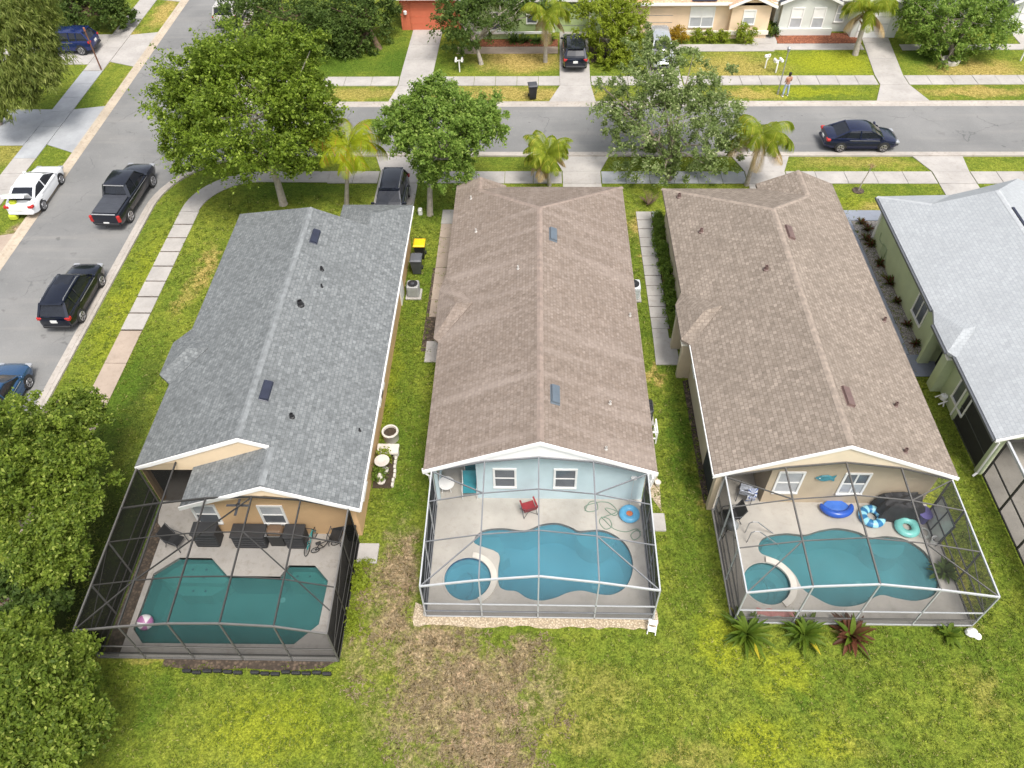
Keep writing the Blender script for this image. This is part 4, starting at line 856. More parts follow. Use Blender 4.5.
for z in (.15, 1.15): MB().bar((19.62, 11, z), (19.62, 20.1, z), .05, .05).build('rail', FR_DARK, b4, world=True)
MB().bar((19.62, 11, 2.5), (19.62, 20.1, 2.5), .09, .12).build('front_beam', FR_WHITE, b4, world=True); MB().bar((21.8, 11, 3.1), (21.8, 20.1, 3.1), .07, .1).build('roof_beam', FR_DARK, b4, world=True)
MB().add([(19.62, 11, .1), (19.62, 20.1, .1), (19.62, 20.1, 2.5), (19.62, 11, 2.5)], [(0, 1, 2, 3)]).build('side_screen', SIDE_M[SC_R], b4, world=True)
MB().add([(19.62, 11, 2.5), (19.62, 20.1, 2.5), (21.8, 20.1, 3.1), (21.8, 11, 3.1)], [(0, 1, 2, 3)]).build('roof_screen', SC_R, b4, world=True)
MB().add([(28, 11, 3.1), (28, 20.1, 3.1), (21.8, 20.1, 3.1), (21.8, 11, 3.1)], [(0, 1, 2, 3)]).build('roof_screen', SC_R, b4, world=True)

# ------------------------------------------------------------------ things on the patios
TURQ = mat('turquoise_sling', (.03, .25, .30), .7, .1); CLOTH_R = mat('red_canvas', (.26, .018, .025), .8, .15, 6); RATTAN = mat('black_rattan', (.022, .022, .025), .7, .3, 14, bump=.01); STEEL = mat('brushed_steel', (.45, .45, .46), .3, .1, metal=.7)
HOSE = mat('green_hose', (.16, .24, .18), .6, .1); BLUE_F = mat('royal_blue_vinyl', (.012, .08, .42), .25, .12); AQUA_F = mat('aqua_vinyl', (.04, .34, .46), .3, .15); MINT_F = mat('mint_vinyl', (.16, .46, .42), .3, .15)
def stripes(name, a, b_, sc, axis='ang'):
    x = NB(name); sep = x.n('ShaderNodeSeparateXYZ'); x.t.links.new(x.tc.outputs['Object'], sep.inputs[0])
    ang = x.math('ARCTAN2', sep.outputs[1], sep.outputs[0]); w_ = x.math('SINE', x.math('MULTIPLY', ang, sc))
    return x.fin(x.mix(x.mapr(w_, .05, .15), a, b_), .35)
def ring_float(label, cat, c, r0, r1, m, name='swim_ring', tilt=0.):
    b = MB(); n = 32; mm = 10; rings = []
    for i in range(n+1):
        a = 2*math.pi*i/n; rings.append([((r0+r1*math.cos(q))*math.cos(a), (r0+r1*math.cos(q))*math.sin(a), r1*.8*math.sin(q)+r1*.8) for q in [2*math.pi*k/mm for k in range(mm)]])
    b.loft(rings); t = b.build(name, m, loc=c, smooth=True); t.rotation_euler = (tilt, 0, 0); return tag(t, label, cat)
# middle patio
t = thing('side_table', 'small round white table on the patio by the pale blue wall', 'table', (-3.62, 19.15, .1))
MB().lathe([(.02, .40), (.33, .40), (.35, .42), (.35, .44), (.02, .445)], n=24).build('tabletop', WHITE, t)
for a in (45, 135, 225, 315): MB().tube([(.22*math.cos(R(a)), .22*math.sin(R(a)), .4), (.27*math.cos(R(a)), .27*math.sin(R(a)), 0)], .018, 6).build('leg', WHITE, t)
def patio_chair(label, loc, rz, m, fm, w=.62, group=None, low=False):
    t = thing('patio_chair', label, 'chair', loc, rz, group); b = MB()
    b.loft([[(-w/2+.03, -.28, .40), (w/2-.03, -.28, .40), (w/2-.03, -.28, .42), (-w/2+.03, -.28, .42)], [(-w/2+.03, .0, .37), (w/2-.03, .0, .37), (w/2-.03, .0, .39), (-w/2+.03, .0, .39)], [(-w/2+.03, .25, .38), (w/2-.03, .25, .38), (w/2-.03, .25, .40), (-w/2+.03, .25, .40)]], caps=True).build('seat', m, t)
    b = MB(); b.loft([[(-w/2+.03, .25, .40), (w/2-.03, .25, .40), (w/2-.03, .28, .40), (-w/2+.03, .28, .40)], [(-w/2+.03, .48, .98), (w/2-.03, .48, .98), (w/2-.03, .51, .97), (-w/2+.03, .51, .97)]], caps=True).build('backrest', m, t)
    for sx in (-1, 1):
        x = sx*w/2
        MB().tube([(x, -.32, 0), (x, -.30, .58), (x, -.25, .62), (x, .25, .60), (x, .33, .62)], .018, 6).build('armrest', fm, t)
        MB().tube([(x, .42, 0), (x, .24, .38), (x, .50, 1.0)], .018, 6).build('back_frame', fm, t)
    return t
patio_chair('turquoise sling chair nearest the back wall of the pale blue house', (-2.55, 19.75, .1), R(6), TURQ, WHITE)
patio_chair('turquoise sling chair in front of its twin by the middle patio recess', (-2.6, 18.95, .1), R(2), TURQ, WHITE)
t = thing('folding_chair', 'dark red folding camp chair alone in the middle of the patio', 'chair', (-.08, 18.05, .1), R(200))
b = MB(); b.add([(-.27, -.2, .44), (.27, -.2, .44), (.25, .22, .38), (-.25, .22, .38), (-.27, -.2, .42), (.27, -.2, .42), (.25, .22, .36), (-.25, .22, .36)], [(0, 1, 2, 3), (7, 6, 5, 4), (0, 4, 5, 1), (1, 5, 6, 2), (2, 6, 7, 3), (3, 7, 4, 0)]); b.build('seat', CLOTH_R, t)
b = MB(); b.add([(-.27, .22, .38), (.27, .22, .38), (.30, .42, .92), (-.30, .42, .92), (-.27, .25, .38), (.27, .25, .38), (.30, .45, .92), (-.30, .45, .92)], [(0, 1, 2, 3), (7, 6, 5, 4), (0, 4, 5, 1), (1, 5, 6, 2), (2, 6, 7, 3), (3, 7, 4, 0)]); b.build('backrest', CLOTH_R, t)
for sx in (-1, 1):
    MB().bar((sx*.29, -.25, .62), (sx*.29, .3, .62), .07, .02).build('armrest', CLOTH_R, t)
    MB().tube([(sx*.30, -.25, 0), (sx*.30, .44, .92)], .012, 6).build('leg', DGREY, t); MB().tube([(sx*.30, .3, 0), (sx*.29, -.25, .62)], .012, 6).build('leg', DGREY, t)
MB().tube([(-.3, -.24, .02), (.3, .28, .02)], .012, 6).build('crossbar', DGREY, t); MB().tube([(.3, -.24, .02), (-.3, .28, .02)], .012, 6).build('crossbar', DGREY, t)
pts = []
for (x, y) in [(640, 295), (655, 265), (680, 262), (685, 290), (650, 298), (640, 280), (668, 268), (700, 262), (735, 270), (760, 300), (745, 312), (715, 290), (725, 285), (755, 300), (700, 322), (695, 340), (715, 362), (738, 352), (728, 325), (700, 318), (712, 330), (745, 360), (790, 372), (830, 362), (842, 385), (820, 402), (808, 385), (825, 368), (848, 372)]:
    p = Zm(x, y, .125); pts.append((p[0], p[1], .118+.012*((len(pts) % 3)-1)))
sp = []
for i in range(len(pts)-1):
    P0, P1, P2, P3 = (Vector(pts[max(0, min(len(pts)-1, i+k))]) for k in (-1, 0, 1, 2))
    for q in range(5):
        tt = q/5; sp.append(.5*((2*P1)+(P2-P0)*tt+(2*P0-5*P1+4*P2-P3)*tt*tt+(3*P1-P0-3*P2+P3)*tt**3))
tag(MB().tube(sp, .018, 6).build('garden_hose', HOSE), 'thin green garden hose lying in loose loops on the middle patio', 'hose')
ring_float('pale blue round float with an orange centre on the middle patio', 'pool float', (4.15, 17.9, .1), .28, .16, mat('light_blue_vinyl', (.10, .36, .58), .35, .12))
b = MB(); b.lathe([(.01, .05), (.16, .06), (.2, .12), (.13, .17), (.01, .18)], n=14); tag(b.build('toy_fish', mat('orange_vinyl', (.6, .17, .06), .4, .2, 8), loc=(4.15, 17.9, .1), smooth=True), 'small orange toy lying in the centre of the pale blue float', 'toy')
t = thing('pool_pole', 'thin pole with a small net leaning on the pale blue wall', 'pool net', (4.2, 18.62, .1)); MB().tube([(0, -.25, 0), (.05, 0, 1.7)], .012, 6).build('pole', ALU, t); MB().lathe([(.12, 0), (.13, .02), (.12, .04)], (.05, 0, 1.7), 12).build('net_hoop', WHITE, t)
# left patio: covered furniture, grill, bicycles
def storage(label, x0, x1, y0, y1, h):
    t = thing('deck_box', label, 'storage box', ((x0+x1)/2, (y0+y1)/2, .1)); w_, d_ = x1-x0, y1-y0
    MB().rbox((0, 0, h/2-.04), (w_, d_, h-.08), .05).build('body', RATTAN, t)
    MB().rbox((0, 0, h-.03), (w_+.05, d_+.05, .07), .03).build('lid', mat('charcoal_lid', (.03, .03, .033), .6, .15), t)
    b = MB()
    for k in range(1, 5): b.box(-w_/2+.04, w_/2-.04, -d_/2-.012, -d_/2+.01, h*k/5.4-.012, h*k/5.4+.012)
    b.build('slat', DGREY, t); return t
storage('tall black wicker box standing under the left window of the tan wall', -13.7, -12.72, 16.15, 16.75, .98)
storage('wide black wicker box beside the grill on the left patio', -12.1, -10.75, 16.12, 16.75, .88)
storage('narrow black wicker box right of the grill on the left patio', -9.95, -9.15, 16.12, 16.75, .9)
storage('small black box in the right corner of the left patio', -7.5, -7.12, 16.5, 16.82, .75)
t = thing('barbecue_grill', 'dark gas grill with steel shelf between two black boxes on the left patio', 'grill', (-10.33, 16.45, .1))
MB().rbox((0, 0, .38), (.62, .45, .72), .03).build('cabinet', BLACK, t); MB().rbox((0, .02, .90), (.66, .48, .30), .12).build('hood', mat('brown_enamel', (.16, .10, .06), .4, .2), t)
for sx in (-1, 1): MB().rbox((sx*.46, 0, .76), (.27, .42, .04), .015).build('side_shelf', STEEL, t)
MB().tube([(-.25, -.26, .9), (-.25, -.3, .9), (.25, -.3, .9), (.25, -.26, .9)], .014, 6).build('handle', STEEL, t)
def bicycle(label, loc, rz, m, r=.26):
    t = thing('bicycle', label, 'bicycle', loc, rz)
    for x in (-.42, .42):
        b = MB(); n = 20; rings = [[((r+.02*math.cos(q))*math.cos(a)+x, .02*math.sin(q), (r+.02*math.cos(q))*math.sin(a)+r+.02) for q in (0, 1.57, 3.14, 4.71)] for a in [2*math.pi*k/n for k in range(n+1)]]
        wh = b.loft(rings).build('wheel', TYRE, t)
        b = MB()
        for k in range(6): a = k*math.pi/6; b.tube([(x+r*math.cos(a), 0, r+.02+r*math.sin(a)), (x-r*math.cos(a), 0, r+.02-r*math.sin(a))], .005, 4)
        b.build('spokes', STEEL, wh)
    f = MB(); z = r+.02
    for p, q in (((-.42, 0, z), (-.08, 0, z)), ((-.08, 0, z), (-.2, 0, z+.38)), ((-.42, 0, z), (-.18, 0, z+.32)), ((-.08, 0, z), (.28, 0, z+.36)), ((-.18, 0, z+.32), (.28, 0, z+.36)), ((.42, 0, z), (.26, 0, z+.5))): f.tube([p, q], .02, 6)
    f.build('frame', m, t); MB().rbox((-.21, 0, z+.42), (.22, .12, .06), .02).build('saddle', BLACK, t); MB().tube([(.22, -.24, z+.52), (.27, 0, z+.5), (.22, .24, z+.52)], .014, 6).build('handlebar', BLACK, t)
    return t
bicycle('teal bicycle leaning by the narrow black box on the left patio', (-8.95, 16.35, .1), R(78), mat('teal_paint', (.03, .28, .28), .35, .1))
bicycle('small black bicycle lying low between the teal bicycle and the patio corner', (-8.35, 16.15, .1), R(25), BLACK, .17)
patio_chair('black camp chair against the tan wall in the right part of the left patio', (-7.95, 16.55, .1), R(-8), BLACK, DGREY, .52)
patio_chair('black folding chair standing apart at the left side of the left patio', (-14.5, 16.25, .1), R(70), BLACK, DGREY, .55)
t = thing('folded_umbrella', 'black folded umbrella leaning in the corner by the tan wall', 'umbrella', (-13.75, 17.3, .1)); MB().tube([(0, 0, 0), (-.15, .2, 1.9)], .02, 6).build('pole', DGREY, t); MB().tube([(-.04, .05, .55), (-.08, .1, .8), (-.12, .15, 1.5), (-.145, .19, 1.85)], [.04, .14, .11, .03], 8).build('canopy', BLACK, t)
t = thing('patio_fan', 'small dark patio fan fixed under the beam of the left enclosure', 'fan', (-11.15, 16.2, 3.15)); MB().lathe([(.02, 0), (.08, .02), (.08, .1), (.02, .12)], n=12).build('hub', BLACK, t)
for a in range(0, 360, 90): MB().bar((.06*math.cos(R(a)), .06*math.sin(R(a)), .06), (.45*math.cos(R(a)), .45*math.sin(R(a)), .05), .1, .012).build('blade', DGREY, t)
bb = stripes('beach_ball_panels', (.78, .76, .76), (.42, .16, .34), 3); b = MB(); b.lathe([(.30*math.sin(math.pi*k/12)+.001, -.30*math.cos(math.pi*k/12)) for k in range(13)], n=24)
o = b.build('beach_ball', bb, loc=(-14.72, 12.85, .17), smooth=True); o.rotation_euler = (.6, .5, .2); tag(o, 'pink, white and lilac beach ball floating in the angular teal pool', 'ball')
# right patio
BLW = stripes('blue_white_swirl', (.015, .16, .36), (.30, .62, .72), 7)
t = thing('pool_float', 'glossy royal blue inflatable lounger lying on the right patio below the window', 'pool float', (12.85, 18.25, .1))
b = MB(); n = 24; rings = []
for i in range(n+1):
    a = math.pi*(1+i/n); k = .06+.10*math.sin(math.pi*i/n)**.5
    rings.append([((.62+k*math.cos(q))*math.cos(a), (.5+k*math.cos(q))*math.sin(a)+.2, k*math.sin(q)+.17) for q in [2*math.pi*j/10 for j in range(10)]])
b.loft(rings, caps=True).build('tube', BLUE_F, t, smooth=True); MB().lathe([(.01, .07), (.5, .08), (.55, .13), (.01, .15)], (0, .05, 0), 20, sx=1, sy=.75).build('seat', mat('pale_blue_vinyl', (.05, .16, .55), .25, .1), t, smooth=True)
ring_float('blue and white swirled swim ring between the royal blue lounger and the black cover', 'swim ring', (14.2, 17.9, .1), .37, .18, BLW)
ring_float('mint green swim ring in front of the black covered furniture', 'swim ring', (15.5, 17.42, .1), .34, .17, MINT_F)
t = thing('covered_furniture', 'crumpled black cover over patio furniture by the beige wall', 'covered furniture', (15.35, 18.2, .1))
bm = MB(); N = 16
vs = []
for j in range(N+1):
    for i in range(N+1):
        u, v = i/N*2-1, j/N*2-1; e = max(abs(u), abs(v)); h = .95*(1-max(0, (e-.72)/.28)**1.5)+.06*math.sin(u*9+v*4)+.05*math.sin(v*11-u*3)
        vs.append((u*.98+.05*math.sin(v*8), v*.5+.04*math.sin(u*10), max(0.0, h if e < .99 else 0)))
bm.add(vs, [(j*(N+1)+i, j*(N+1)+i+1, (j+1)*(N+1)+i+1, (j+1)*(N+1)+i) for j in range(N) for i in range(N)])
bm.build('cover', mat('black_tarp', (.016, .016, .019), .7, .3, 5), t, smooth=True)
t = thing('storage_tub', 'purple plastic tub beside the black covered furniture', 'tub', (16.25, 17.85, .1)); MB().lathe([(.2, 0), (.25, .5), (.27, .52), (.25, .54), (.23, .5), (.2, .1), (.01, .1)], n=16, sy=1.2).build('body', mat('purple_plastic', (.10, .09, .26), .4, .1), t, smooth=True); MB().lathe([(.27, .53), (.28, .55), (.01, .57)], n=16, sy=1.2).build('lid', mat('violet_plastic', (.14, .12, .34), .4, .1), t)
t = thing('coiled_hose', 'pale coiled hose lying right of the mint swim ring', 'hose', (16.15, 17.2, .1)); MB().tube([((.28-.002*k)*math.cos(k*.4), (.28-.002*k)*math.sin(k*.4), .02+.001*k) for k in range(60)], .014, 5).build('coil', mat('pale_hose', (.45, .47, .44), .6, .1), t)
t = thing('bucket', 'white bucket lying near the right side screen of the right patio', 'bucket', (16.4, 16.75, .1)); MB().lathe([(.13, 0), (.16, .3), (.17, .31), (.15, .3), (.12, .02), (.01, .02)], n=16).build('body', WHITE, t, smooth=True); MB().tube([(.16*math.cos(a), .02, .3+.16*math.sin(a)) for a in [math.pi*k/8 for k in range(9)]], .006, 5).build('handle', STEEL, t)
t = thing('glazed_panel', 'dark framed glazed panel leaning against the right side screen', 'glazed panel', (16.38, 17.35, .1), R(0))
MB().bar((.05, -.75, .06), (.22, -.75, 1.5), .06, .06).bar((.05, .65, .06), (.22, .65, 1.5), .06, .06).bar((.05, -.75, .06), (.05, .65, .06), .06, .06).bar((.22, -.75, 1.5), (.22, .65, 1.5), .06, .06).bar((.13, -.75, .75), (.13, .65, .75), .05, .05).bar((.05, -.05, .06), (.22, -.05, 1.5), .05, .05).build('frame', DGREY, t)
b = MB(); b.add([(.06, -.72, .1), (.06, .62, .1), (.215, .62, 1.46), (.215, -.72, 1.46)], [(0, 1, 2, 3)]); b.build('pane', mat('pale_glass', (.5, .48, .44), .2, .1), t)
t = thing('handrail', 'bent steel pool handrail by the steps of the right-hand pool', 'handrail', (9.4, 16.9, .1))
for dy in (-.22, .22): MB().tube([(-.55, dy, 0), (-.53, dy, .75), (-.4, dy, .86), (-.2, dy, .84), (.5, dy, .1), (.75, dy, -.15)], .024, 8).build('tube', STEEL, t)
patio_chair('silver and white camp chair with striped towel in the recess of the beige house', (9.15, 18.95, .1), R(160), mat('striped_towel', (.42, .45, .52), .8, .5, 9), DGREY, .6)
t = thing('towel', 'blue and white towel hanging over the camp chair in the recess', 'towel', (9.3, 18.6, .1)); b = MB(); b.loft([[(-.2, 0, .1), (.2, .05, .08)], [(-.22, -.1, .5), (.18, -.05, .5)], [(-.2, .1, .92), (.2, .12, .9)], [(-.18, .3, .6), (.2, .3, .62)]], close=False); b.build('cloth', stripes('towel_stripes', (.55, .58, .62), (.08, .12, .30), 14), t)
t = thing('wall_fish', 'teal fish shaped plaque mounted on the beige back wall', 'wall ornament', (11.98, 18.62, 1.95))
b = MB(); prof = [(-.42, 0), (-.2, .17), (.05, .2), (.25, .1), (.42, .2), (.38, 0), (.42, -.2), (.25, -.1), (.0, -.2), (-.22, -.15)]
b.add([(x, 0, z) for x, z in prof]+[(x*.9, -.05, z*.9) for x, z in prof], [tuple(range(10, 20)), tuple(reversed(range(10)))]+[(i, (i+1) % 10, (i+1) % 10+10, i+10) for i in range(10)]); b.build('body', mat('teal_enamel', (.04, .22, .27), .4, .2), t); MB().lathe([(.02, 0), (.03, .02)], (-.25, -.06, .03), 8).build('eye', WHITE, t)
patio_chair('black reclining chair against the left side screen of the right enclosure', (8.3, 17.75, .1), R(-80), BLACK, DGREY, .6)
t = thing('barrel_grill', 'black barrel grill with chrome lid next to the left side screen of the right enclosure', 'grill', (8.15, 17.0, .1)); MB().lathe([(.05, .62), (.2, .65), (.27, .78), (.27, .85), (.2, .98), (.02, 1.05)], n=18).build('bowl', mat('grey_enamel', (.3, .31, .31), .35, .1, metal=.4), t, smooth=True)
for a in (90, 210, 330): MB().tube([(.2*math.cos(R(a)), .2*math.sin(R(a)), .68), (.3*math.cos(R(a)), .3*math.sin(R(a)), 0)], .016, 6).build('leg', BLACK, t)
t = thing('beach_towel', 'faded pink towel spread on the patio in front of the teal spa', 'towel', (9.45, 13.62, .1), R(-4)); b = MB(); b.loft([[(-.75+.1*k, -.14+.03*math.sin(k), .012+.012*math.sin(k*1.7)), (-.75+.1*k, .14+.03*math.cos(k*1.3), .012+.01*math.cos(k))] for k in range(16)], close=False); b.build('cloth', mat('pink_towel', (.48, .21, .19), .85, .2, 6), t)
# dark planting inside the right enclosure

# ------------------------------------------------------------------ vehicles
def paint(name, c, metal=.35, rough=.22):
    b = NB(name); b.fin(c, rough, metal); b.b.inputs['Coat Weight'].default_value = .6; b.b.inputs['Coat Roughness'].default_value = .05; return b.m
P_BLACK = paint('black_paint', (.003, .006, .018)); P_WHITE = paint('white_car_paint', (.74, .75, .77), .0); P_BLUE = paint('bright_blue_paint', (.022, .075, .17)); P_NAVY = paint('deep_blue_paint', (.008, .020, .11)); P_CHAR = paint('charcoal_paint', (.012, .015, .026)); P_SILV = paint('silver_paint', (.48, .50, .52), .5); P_CREAM = paint('champagne_paint', (.55, .52, .48), .3); P_DKBLUE = paint('blue_black_paint', (.005, .010, .042))  # blue in the black paint stands in for reflected sky
# profiles: body stations (x, z_bottom, z_top, half width); cabin: belt x0..x1, roof x0..x1 with heights
KIND = {
 'sedan': dict(L=4.75, W=1.84, body=[(-2.37, .48, .80, .66), (-2.30, .34, .97, .80), (-2.0, .24, 1.03, .89), (-1.45, .22, 1.01, .92), (-.4, .2, .97, .92), (.9, .2, .95, .92), (1.35, .22, .90, .91), (2.0, .26, .80, .87), (2.28, .34, .69, .76), (2.37, .45, .60, .62)], belt=(-1.95, 1.32), roof=(-.95, .34), zb=.96, zr=1.44, wb=.80, wr=.65, axle=1.38, r=.33),
 'suv': dict(k=.93, L=4.75, W=1.77, body=[(-2.37, .52, .95, .72), (-2.31, .40, 1.08, .85), (-2.0, .30, 1.12, .93), (-1.4, .28, 1.12, .95), (0, .27, 1.08, .95), (.95, .27, 1.05, .95), (1.5, .28, 1.02, .93), (2.05, .32, .93, .89), (2.29, .42, .80, .78), (2.37, .52, .70, .64)], belt=(-2.27, 1.15), roof=(-1.80, .30), zb=1.08, zr=1.69, wb=.83, wr=.66, axle=1.40, r=.37),
 'van': dict(L=5.0, W=1.96, body=[(-2.5, .48, 1.0, .80), (-2.45, .36, 1.10, .92), (-2.1, .28, 1.12, .97), (0, .25, 1.08, .98), (1.2, .25, 1.05, .97), (1.7, .28, 1.0, .95), (2.25, .34, .85, .88), (2.45, .45, .74, .76), (2.5, .52, .66, .62)], belt=(-2.45, 1.55), roof=(-2.15, .55), zb=1.06, zr=1.74, wb=.87, wr=.72, axle=1.5, r=.35),
 'pickup': dict(k=.91, L=5.85, W=1.84, body=[(-2.9, .58, .98, .88), (-2.86, .46, 1.16, .97), (-2.5, .40, 1.19, 1.0), (-.8, .38, 1.18, 1.0), (.3, .38, 1.15, 1.0), (1.35, .38, 1.14, 1.0), (1.9, .40, 1.14, .98), (2.55, .44, 1.07, .95), (2.84, .52, .95, .86), (2.92, .6, .84, .74)], belt=(-.98, 1.45), roof=(-.72, .72), zb=1.15, zr=1.86, wb=.88, wr=.70, axle=1.82, r=.41),
}
def make_car(label, cat, kind, m, loc, head, group='cars parked around the houses', rails=False, open_trunk=False, glass_roof=False, name=None):
    K = KIND[kind]; t = thing(name or {'pickup': 'pickup_truck', 'van': 'minivan'}.get(kind, 'parked_car'), label, cat, loc, head, group)
    rings = []
    for (x, z0, z1, w) in K['body']:
        h = z1-z0
        w = w*K.get('k', 1); half = [(0, z0), (w*.86, z0), (w*.97, z0+.10*h), (w, z0+.42*h), (w*.985, z0+.72*h), (w*.93, z0+.92*h), (w*.78, z1), (w*.4, z1+.018), (0, z1+.022)]
        rings.append([(x, y, z) for y, z in half]+[(x, -y, z) for y, z in reversed(half[1:-1])])
    MB().loft(rings, caps=True).build('body', m, t, smooth=True)
    (b0, b1), (r0, r1), zb, zr, wb, wr = K['belt'], K['roof'], K['zb'], K['zr'], K['wb']*K.get('k', 1), K['wr']*K.get('k', 1)
    def cab(k, x0, x1, w, z, crown=0): return [(x0, -w, z), (x0*.5+x1*.5, -w-.015*(1-k), z), (x1, -w*.97, z), (x1+.06*(1-k), 0, z), (x1, w*.97, z), (x0*.5+x1*.5, w+.015*(1-k), z), (x0, w, z), (x0-.05*(1-k), 0, z)]
    g = MB(); g.loft([cab(0, b0, b1, wb, zb-.06), cab(.7, b0+(r0-b0)*.72, b1+(r1-b1)*.66, wb+(wr-wb)*.62, zb+(zr-zb)*.68)] if kind == 'sedan' else [cab(0, b0, b1, wb, zb-.06), cab(.3, b0+(r0-b0)*.25, b1+(r1-b1)*.25, wb+(wr-wb)*.2, zb+(zr-zb)*.25)], caps=False); g.loft([cab(.7, b0+(r0-b0)*.72, b1+(r1-b1)*.66, wb+(wr-wb)*.62, zb+(zr-zb)*.68) if kind == 'sedan' else cab(.3, b0+(r0-b0)*.25, b1+(r1-b1)*.25, wb+(wr-wb)*.2, zb+(zr-zb)*.25), cab(1, r0, r1, wr, zr-.05)], caps=True)
    g.build('windows', GLASS, t, smooth=False)
    rf = MB()
    rr = []
    for x, dz in ((r0-.07, -.03), (r0+.12, .0), ((r0+r1)/2, .03), (r1-.1, .01), (r1+.06, -.03)):
        rr.append([(x, -wr-.035, zr-.06+dz), (x, -wr-.01, zr-.015+dz), (x, -wr*.6, zr+.025+dz), (x, 0, zr+.035+dz), (x, wr*.6, zr+.025+dz), (x, wr+.01, zr-.015+dz), (x, wr+.035, zr-.06+dz)])
    rf.loft(rr, caps=True).build('roof', GLASS if glass_roof else m, t, smooth=True)
    if glass_roof or rails:
        sun = MB(); sun.cbox(((r1*.8+r0*.2), 0, zr+.045), (.75, wr*1.3, .02)); sun.build('sunroof', GLASS, t)
    for sy in (-1, 1):
        mx = (r0+r1)/2+.05
        pil = [((b1, sy*wb*.965, zb-.04), (r1, sy*wr*.98, zr-.05), .07, .05), ((b0, sy*wb*.985, zb-.04), (r0, sy*wr, zr-.05), .14 if kind != 'pickup' else .2, .06), ((mx, sy*(wb+.012), zb-.04), (mx-.02, sy*(wr+.022), zr-.05), .08, .04)]
        if kind in ('suv', 'van'): pil.append(((r0+.55, sy*(wb+.01), zb-.04), (r0+.50, sy*(wr+.018), zr-.05), .10, .04))
        for q_ in pil: MB().bar(*q_).build('pillar', m, t)
        if rails: MB().tube([(r0+.1, sy*(wr-.03), zr+.03), (r0+.2, sy*(wr-.03), zr+.085), (r1-.25, sy*(wr-.03), zr+.085), (r1-.12, sy*(wr-.03), zr+.03)], .018, 6).build('roof_rail', STEEL, t)
        mr = MB(); mr.rbox((b1-.22, sy*(wb+.18), zb+.07), (.14, .2, .13), .04).bar((b1-.2, sy*(wb-.02), zb+.02), (b1-.2, sy*(wb+.1), zb+.05), .05, .05); mr.build('wing_mirror', m, t)
        xb = K['body'][0][0]; xf = K['body'][-1][0]; W2 = K['W']/2
        tl = MB()
        if kind == 'pickup': tl.rbox((xb+.05, sy*(W2-.10), .92), (.16, .19, .40), .03)
        elif kind == 'van' or kind == 'suv': tl.rbox((xb+.14, sy*(W2-.16), zb-.10), (.22, .30, .17), .03)
        else: tl.rbox((xb+.12, sy*(W2-.20), .86), (.26, .34, .15), .04)
        tl.build('tail_light', RED, t)
        MB().rbox((xf-.17, sy*(W2-.24), K['body'][-3][2]-.14), (.26, .34, .13), .04).build('headlight', LAMP, t)
        MB().bar((-K['axle']+.45, sy*(W2-.0), zb-.10), (K['axle']-.4, sy*(W2-.0), zb-.12), .015, .02).build('side_trim', GREY, t)
        MB().cbox((b1-1.35, sy*(W2-.01), zb-.18), (.18, .03, .03)).cbox((b1-2.35, sy*(W2-.01), zb-.18), (.18, .03, .03)).build('door_handle', m, t)
        for x in (-K['axle'], K['axle']):
            r = K['r']; yc = sy*(W2-.09)
            a = MB(); n = 14; out = [(x+(r+.07)*math.cos(math.pi*k/n), yc+sy*.085, r+(r+.07)*math.sin(math.pi*k/n)) for k in range(n+1)]; inn = [(px_, yc-sy*.06, pz_) for px_, _, pz_ in out]
            a.add(out+inn, [tuple(range(n+1)) if sy < 0 else tuple(reversed(range(n+1)))]+[(k, k+1, k+n+2, k+n+1) for k in range(n)]); a.build('wheel_arch', BLACK, t)
            def cyl(b, rad, y0, y1, nn=22, bev=.03):
                b.loft([[(x+q*math.cos(2*math.pi*k/nn), y, r+q*math.sin(2*math.pi*k/nn)) for k in range(nn)] for q, y in ((rad-bev, y0), (rad, y0+(y1-y0)*.15), (rad, y0+(y1-y0)*.85), (rad-bev, y1))], caps=True)
            b = MB(); cyl(b, r, yc-.11, yc+.11); wh = b.build('wheel', TYRE, t)
            b = MB()
            for k in range(5):
                an = 2*math.pi*k/5; b.bar((x, yc+sy*.118, r), (x+r*.64*math.cos(an), yc+sy*.118, r+r*.64*math.sin(an)), .09, .02, up=(0, 1, 0))
            nn = 20; b.loft([[(x+q*math.cos(2*math.pi*k/nn), yc+sy*d_, r+q*math.sin(2*math.pi*k/nn)) for k in range(nn)] for q, d_ in ((r*.70, .112), (r*.68, .125), (r*.60, .125), (r*.58, .112))]); b.build('rim', RIM, wh)
    zpl = {'pickup': .62, 'sedan': .72, 'suv': .86, 'van': .88}[kind]
    MB().cbox((xb-.015, 0, zpl), (.03, .34, .16)).build('number_plate', PLATE, t)
    MB().rbox((xb+.05, 0, K['body'][0][1]-.02), (.2, K['W']*.82, .16), .05).build('bumper', BLACK if kind != 'sedan' else m, t); MB().rbox((xf-.06, 0, K['body'][-1][1]-.03), (.18, K['W']*.74, .14), .05).build('bumper', BLACK, t)
    MB().cbox((xf-.03, 0, K['body'][-1][2]-.06), (.06, K['W']*.42, .14)).build('grille', BLACK, t)
    if kind == 'pickup':
        b = MB()
        for k in range(4): b.rbox((-2.72+.235+k*.45, 0, 1.225), (.44, 1.5, .05), .015)
        b.build('tonneau_cover', mat('tonneau_vinyl', (.05, .054, .066), .45, .12), t); MB().bar((-2.86, -.7, 1.21), (-2.86, .7, 1.21), .06, .03).build('tailgate_trim', ALU, t)
        MB().bar((-.80, -.62, 1.80), (-.80, .62, 1.80), .05, .04).build('cab_trim', ALU, t); MB().tube([(-2.9, 0, .5), (-3.08, 0, .48), (-3.1, 0, .56)], .035, 6).build('tow_hitch', BLACK, t)
    if kind == 'suv' or kind == 'van':
        MB().bar((r0-.10, -wr*.95, zr-.02), (r0-.10, wr*.95, zr-.02), .2, .03).build('spoiler', m, t)
